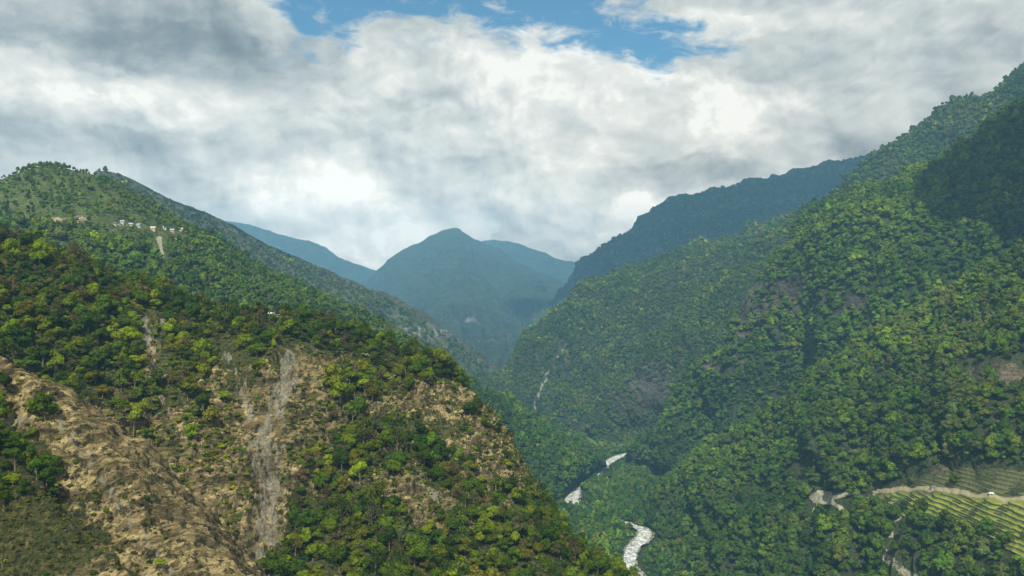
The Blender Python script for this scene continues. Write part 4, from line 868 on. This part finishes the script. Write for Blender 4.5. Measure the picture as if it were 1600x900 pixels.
def densC(px, py, n1, n2, nr, p):
    top = np.clip(blobs(px, py, [(110, 310, 190, 45, 1.0), (260, 365, 110, 22, .8), (640, 520, 36, 16, .9)]), 0, 1); rim = sst(16, 5, polydist(px, py, [(60, 252), (150, 262), (230, 308), (300, 345), (420, 400)])[0]) * (px > 60)
    strip = sst(20, 8, polydist(px, py, [(200, 310), (260, 340), (330, 372), (400, 400)])[0])
    d = 1.0 + .2 * n1 - .78 * top + .6 * np.maximum(rim, strip) - 2.2 * sst(13, 8, polydist(px, py - 7, [(249, 373), (254, 395), (257, 404)])[0]) - .7 * sst(7, 3, polydist(px, py, [(20, 341), (130, 342), (200, 353), (300, 371)])[0])
    return np.clip(d, 0.05, 1)
TC = scatter(C, 8.0, densC, mixC, (7.0, 14.0), 7, back=.3, pull=.35)
top_ = blobs(TC['px'], TC['py'], [(110, 310, 200, 42, 1.0), (260, 365, 110, 20, .8)]); TC['size'] = TC['size'] * np.where((top_ > .35) & (TC['px'] < 330), .6, 1); TC['size'] *= np.where(polydist(TC['px'], TC['py'], [(-100, 310), (0, 276), (60, 256), (145, 272)])[0] < 12, .65, 1)
mixB = lambda px, py, n1, n2: [.50 + 0 * px, .36 + 0 * px, .03 + .1 * (n1 > .3), .08 + 0 * px, .02 + 0 * px, .04 + 0 * px]
TB = scatter(B, 8.0, lambda px, py, n1, n2, nr, p: np.clip(1.05 + .2 * n1 - blobs(px, py, [(820, 665, 34, 10, .3)]), 0, 1) * off_river(p, 2), mixB, (9, 16), 8, back=1.2, pull=.35)
mixH = lambda px, py, n1, n2: [.5 + .2 * (n1 < 0), .36 + 0 * px, .04 + .12 * (n1 > .25), .10 + 0 * px, .03 + 0 * px, .10 + 0 * px]
TH = scatter(Hh, 11.5, dI(lambda px, py: blobs(px, py, [(880, 565, 26, 40, .6)]) + 1.2 * sst(5, 2, polydist(px, py, [(884, 538), (855, 585), (832, 642)])[0])), mixH, (10, 18), 9, back=.2, variants=5, pull=.35)
TH2 = scatter(H2, 9.5, dI(lambda px, py: blobs(px, py, [(1010, 612, 62, 38, .93)])), mixH, (9, 16), 10, back=.2, variants=5, pull=.35)
TJ = scatter(J, 11.5, dI(lambda px, py: .15), mixH, (10, 17), 11, back=.2, variants=5, pull=.35)
TG = scatter(G, 20, dI(lambda px, py: 0 * px), mixH, (18, 30), 12, back=.1, variants=5, pull=.35)
TD = scatter(D, 14, dI(lambda px, py: .45 + blobs(px, py, [(660, 520, 70, 26, .25), (350, 362, 60, 16, .15)])), mixH, (8, 15), 13, back=.1, variants=5)
# valley floor between the river and the hills
def floor_pts():
    H = Hill(); n = 300; xs = np.linspace(60, 760, n); ys = np.linspace(1100, 2650, n)
    XX, YY = np.meshgrid(xs, ys, indexing='ij'); ZZ = 0 * XX - 454.3; H.G = np.stack([XX, YY, ZZ], 2); H.N = H.K = n
    H.front = np.ones((n, n)); H.px, H.py = pix(H.G); H.n2 = np.zeros((n, n, 3)); H.n2[..., 2] = 1; return H
def densF(px, py, n1, n2, nr, p):
    rd = river_dist(p); meadow = inpoly(px, py, [(905, 664), (985, 664), (1010, 690), (960, 700), (930, 690)]) * (p[:, 1] > 2200) | (np.hypot((p[:, 0] - 300) / 105, (p[:, 1] - 2370) / 150) < .95)
    # the low bushes by the water leave it open to view from above
    return np.clip(1.1 + .3 * n1, 0, 1) * off_river(p, 5) * np.where(meadow, .15, 1)
TF = scatter(floor_pts(), 7.5, densF, lambda px, py, a, b: [.25 + 0 * px, .45 + 0 * px, .12 + 0 * px, .12 + 0 * px, 0 * px, .06 + 0 * px], (8, 14), 14)
def lower_near_river(T):
    # low willows where the water is open to view; tall trees lean over the narrows in between
    rd = river_dist(T['p']); y = T['p'][:, 1]
    opn = ((y < 1500)) | ((y > 1640) & (y < 1790)) | ((y > 1900) & (y < 2190))
    T['size'] = np.where((rd < 30) & (T['p'][:, 2] < -436), np.where(opn, T['size'] * (.36 + .6 * np.clip(rd / 30, 0, 1)), np.maximum(T['size'], 15)), T['size'])
TB['size'] = TB['size']
rdB = river_dist(TB['p']); szB = TB['size'].copy()
for T in (TK, TI, TB, TF): lower_near_river(T)
TB['size'] = np.where(rdB > 9, szB, TB['size'])
for T, k in ((TK, (.98, 1.12, .95)), (TI, (1.0, 1.14, 1.0)), (TC, (.98, 1.08, 1.0)), (TF, (.85, 1.0, 1.0)), (TB, (.85, 1.0, 1.0))): T['tint'] = T['tint'] * np.array(k)

# ---- the nearest trees and shrubs are things of their own
def pick_near(S, n, lo=2.0):
    d = S['p'][:, 1]; ap = S['size'] * F / d
    ok = (S['px'] > 4) & (S['px'] < 1596) & (S['py'] > 10) & (S['py'] < 905) & (S['front'] > 0.0)
    # a tree whose foot is hidden behind closer crowns shows little of itself
    sc = np.where(ok, ap, 0); idx = np.argsort(-sc)[:n]; m = np.zeros(len(d), bool); m[idx] = True; return m
LAND = [('the pale scree chute', 425, 740), ('the dark undercut hollow', 232, 668), ('the narrow white gully', 230, 530), ('the ridge top building', 437, 496), ('the bare diagonal flank', 175, 770),
    ('the bright rock edge', 680, 775), ('the layered rock cliff', 780, 660), ('the lower left corner', 30, 860), ('the ridge crest above the rock face', 600, 525), ('the top left ridge', 60, 400),
    ('the foot of the rock face', 520, 870), ('the spur end by the river', 930, 860), ('the brown scrub on the ridge', 190, 450), ('the tan slope', 310, 790), ('the sunny rock shelf', 560, 600), ('the shaded forest slope', 100, 550), ('the lower spur', 780, 850), ('the bare tan knoll', 650, 700)]
COLN = {'dark': 'dark green', 'green': 'mid green', 'lime': 'yellow green', 'olive': 'olive green', 'brown': 'brown dry', 'grey': 'grey green'}
def name_all(S, kind, avg):
    """labels: colour, size, side and nearest landmark; ties are told apart by their order along the photo"""
    b = {}
    for i in range(len(S['p'])):
        px, py = S['px'][i], S['py'][i] - 0.5 * S['size'][i] * F / S['p'][i, 1]
        k = min(range(len(LAND)), key=lambda q: (LAND[q][1] - px) ** 2 + (LAND[q][2] - py) ** 2); nm, lx, ly = LAND[k]
        dx, dy = px - lx, py - ly
        if abs(dx) < 22 and abs(dy) < 22: side = 'at'
        elif abs(dy) > abs(dx): side = 'above' if dy < 0 else 'below'
        else: side = 'left of' if dx < 0 else 'right of'
        szw = 'small' if S['size'][i] < avg * .88 else ('large' if S['size'][i] > avg * 1.12 else 'medium')
        b.setdefault((COLN[TN[S['cls'][i]]], szw, side, nm), []).append(i)
    lab = [''] * len(S['p'])
    ordn = ['first', 'second', 'third', 'fourth', 'fifth', 'sixth', 'seventh', 'eighth', 'ninth', 'tenth', 'eleventh', 'twelfth']
    for (c, s_, side, nm), L in b.items():
        L.sort(key=lambda i: S['px'][i])
        if len(L) == 1: lab[L[0]] = f'{s_} {c} {kind} {side} {nm}'
        else:
            for r_, i in enumerate(L):
                o_ = 'leftmost' if r_ == 0 else ('rightmost' if r_ == len(L) - 1 else ordn[min(r_, 11)] + ' from left')
                lab[i] = f'{o_} {s_} {c} {kind} {side} {nm}'
    return lab
for T, k in ((TA, (1.28, 1.2, .9)), (SA, (1.3, 1.25, .9)), (TA2, (1.15, 1.15, .9)), (SA2, (1.25, 1.2, .9))): T['tint'] = T['tint'] * np.array(k)
NT = merge(TA, TA2); NS = merge(SA, SA2)
mt = pick_near(NT, 300); ms = pick_near(NS, 300)
nearT, nearS = subset(NT, mt), subset(NS, ms)
labT = name_all(nearT, 'tree', float(np.median(nearT['size']))); labS = name_all(nearS, 'shrub', float(np.median(nearS['size'])))
for i in range(len(nearT['p'])):
    v = int(nearT['var'][i]); dry = TN[nearT['cls'][i]] == 'brown'
    v = 5 + v % 2 if dry else v
    e = link('tree', None, None, label=labT[i], category='tree', group='trees on the near left hillside')
    e.location = nearT['p'][i]; e.rotation_euler = (0, 0, nearT['rot'][i]); s_ = float(nearT['size'][i]); e.scale = (s_, s_, s_ * float(nearT['tall'][i]))
    c_ = link('crown', NEAR[v], None, e); c_['tint'] = [float(q) for q in nearT['tint'][i]]
    link('trunk', NEAR_TRUNK[v], None, e)
for i in range(len(nearS['p'])):
    o = link('shrub', SHRUB[int(nearS['var'][i])], None, label=labS[i], category='shrub', group='shrubs on the near left hillside')
    o.location = nearS['p'][i]; o.rotation_euler = (0, 0, nearS['rot'][i]); s_ = float(nearS['size'][i]); o.scale = (s_, s_, s_); o['tint'] = [float(q) for q in nearS['tint'][i]]
restT = subset(NT, ~mt); dry = np.array([TN[c] == 'brown' for c in restT['cls']]); restT['var'] = np.where(dry, 5 + restT['var'] % 2, restT['var'])
ST = dict(kind='stuff')
stuff('hillside_forest', restT, NEAR, kind='stuff', label='green broadleaf forest covering the near left ridge')
stuff('hillside_scrub', subset(NS, ~ms), SHRUB, kind='stuff', label='low dry scrub dotted over the tan rock face')
nr = TK['p'][:, 1] < 1150
stuff('right_slope_forest', subset(TK, nr), MID, kind='stuff', label='mixed green forest around the terraced fields')
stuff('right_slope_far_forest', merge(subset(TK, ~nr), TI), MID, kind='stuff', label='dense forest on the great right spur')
stuff('left_hill_forest', TC, MID, kind='stuff', label='patchy woods and bushes on the rounded left hill')
stuff('river_spur_forest', merge(TB, TF), MID, kind='stuff', label='dark forest on the spur and banks by the river')
stuff('distant_forest', merge(TH, TH2, TJ, TG, TD), FAR, kind='stuff', label='distant blue green forest on the far mountains')

# ================================================================== BUILDINGS
def box(V, Fs, x0, x1, y0, y1, z0, z1):
    n = len(V); V += [(x, y, z) for z in (z0, z1) for y in (y0, y1) for x in (x0, x1)]
    Fs += [(n, n + 2, n + 3, n + 1), (n + 4, n + 5, n + 7, n + 6), (n, n + 1, n + 5, n + 4), (n + 1, n + 3, n + 7, n + 5), (n + 3, n + 2, n + 6, n + 7), (n + 2, n, n + 4, n + 6)]
M_wall = [plain_mat('whitewash', (0.36, 0.34, 0.29), (0.46, 0.44, 0.38), .8), plain_mat('mud_wall', (0.34, 0.25, 0.15), (0.45, 0.34, 0.21), .8)]
M_roof = {'white tin': plain_mat('white_tin', (0.42, 0.44, 0.45), (0.58, 0.60, 0.60), .7, .45, .4), 'blue tin': plain_mat('blue_tin', (0.26, 0.36, 0.46), (0.36, 0.46, 0.55), .7, .45, .4), 'grey slate': plain_mat('grey_slate', (0.10, 0.10, 0.10), (0.17, 0.165, 0.16), .7)}
M_open = plain_mat('dark_timber', (0.02, 0.018, 0.015), (0.04, 0.034, 0.028), 3)
def place(H, px, py):
    dd = (H.px - px) ** 2 + (H.py - py) ** 2 + 1e6 * (H.front < -.02); k = np.unravel_index(np.argmin(dd), dd.shape); return H.G[k]
def house(H, px, py, w, d, h, roof, wall, rz, label, group=None, lift=0.0):
    p = place(H, px, py)
    e = link('house', None, None, label=label, category='house')
    if group: e['group'] = group
    e.location = (p[0], p[1] - 1.0, p[2] + lift); e.rotation_euler = (0, 0, math.radians(rz))
    V, Fs = [], []; box(V, Fs, -w/2, w/2, -d/2, d/2, -5, h)
    n = len(V); V += [(-w/2, -d/2, h), (-w/2, d/2, h), (-w/2, 0, h + d*.28), (w/2, -d/2, h), (w/2, d/2, h), (w/2, 0, h + d*.28)]; Fs2 = [(n, n+2, n+1), (n+3, n+4, n+5)]
    me = bpy.data.meshes.new('wall'); me.from_pydata(V, [], Fs + Fs2); link('wall', me, M_wall[wall], e)
    o = .7; hw, hd, rh = w/2 + o, d/2 + o, d * .28; t = .25
    sl = rh / (d/2); V = []
    for x in (-hw, hw):
        V += [(x, -hd, h - sl*o + .02), (x, 0, h + rh + .05), (x, hd, h - sl*o + .02), (x, hd, h - sl*o + .02 + t), (x, 0, h + rh + .05 + t), (x, -hd, h - sl*o + .02 + t)]
    Fs = [(0, 1, 7, 6), (1, 2, 8, 7), (2, 3, 9, 8), (3, 4, 10, 9), (4, 5, 11, 10), (5, 0, 6, 11), (0, 5, 4, 1), (1, 4, 3, 2), (6, 7, 10, 11), (7, 8, 9, 10)]
    me = bpy.data.meshes.new('roof'); me.from_pydata(V, [], Fs); link('roof', me, M_roof[roof], e)
    V, Fs = [], []; box(V, Fs, -.55, .55, -d/2 - .08, -d/2 - .003, .0, 2.0); me = bpy.data.meshes.new('door'); me.from_pydata(V, [], Fs); link('door', me, M_open, e)
    for s in (-1, 1):
        V, Fs = [], []; box(V, Fs, s*w*.3 - .5, s*w*.3 + .5, -d/2 - .06, -d/2 - .003, 1.0, 2.1); me = bpy.data.meshes.new('window'); me.from_pydata(V, [], Fs); link('window', me, M_open, e)
VG = 'village houses strung along the left hill'
vill = [(193, 349, 8, 'blue tin', 'blue roofed village house at the left end of the row'), (205, 353, 7, 'blue tin', 'second blue roofed village house from the left'), (218, 355, 8, 'blue tin', 'third blue roofed village house, above the meadow'),
    (240, 360, 9, 'white tin', 'white roofed village house above the small landslip'), (258, 359, 6, 'white tin', 'small white roofed house just right of the landslip head'), (270, 362, 9, 'blue tin', 'long blue roofed village house in the right half of the row'),
    (283, 361, 8, 'white tin', 'white roofed village house near the dark tree strip'), (292, 363, 6, 'grey slate', 'small grey roofed house at the right end of the row'), (276, 373, 7, 'white tin', 'white roofed house below the village row'),
    (122, 346, 5, 'white tin', 'small white roofed hut beside the tan cutting'), (180, 352, 6, 'grey slate', 'grey roofed hut just left of the blue roofs'), (336, 379, 6, 'white tin', 'lone white roofed house on the spur right of the village')]
for k, (px, py, w, rf, lb) in enumerate(vill): house(C, px, py, w * .7, w * .5, 1.9, rf, k % 2, (-12, 8, -20, 4, 15)[k % 5], lb, VG, 1.5)
house(A, 437, 499, 8.5, 5.0, 2.4, 'grey slate', 1, 10, 'dark roofed mud house on the near left ridge top', None, 2.0)
house(A, 446, 501, 3.6, 3.0, 2.0, 'white tin', 0, -20, 'white tin roofed shed right of the ridge top house', None, 1.8)
house(A, 424, 497, 3.4, 2.6, 1.8, 'white tin', 0, 15, 'white tin roofed shed left of the ridge top house', None, 2.0)
house(A, 454, 503, 2.6, 2.2, 1.6, 'white tin', 0, 0, 'tiny white hut at the right end of the ridge top group', None, 1.6)
house(K, 1457, 768, 5.0, 3.4, 2.2, 'grey slate', 0, 10, 'small grey roofed field hut above the terrace track', None, 3.4)
house(K, 1548, 778, 3.4, 2.4, 1.8, 'white tin', 0, -15, 'small white roofed field hut on the right part of the terrace track', None, 3.4)
house(K, 1396, 629, 5.0, 3.6, 2.4, 'white tin', 0, 12, 'lone white hut among the dry trees of the right slope', None, 3.0)
print('trees', {k: len(v['p']) for k, v in dict(TA=TA, SA=SA, TA2=TA2, SA2=SA2, TK=TK, TI=TI, TC=TC, TB=TB, TH=TH, TH2=TH2, TJ=TJ, TG=TG, TD=TD, TF=TF).items()})
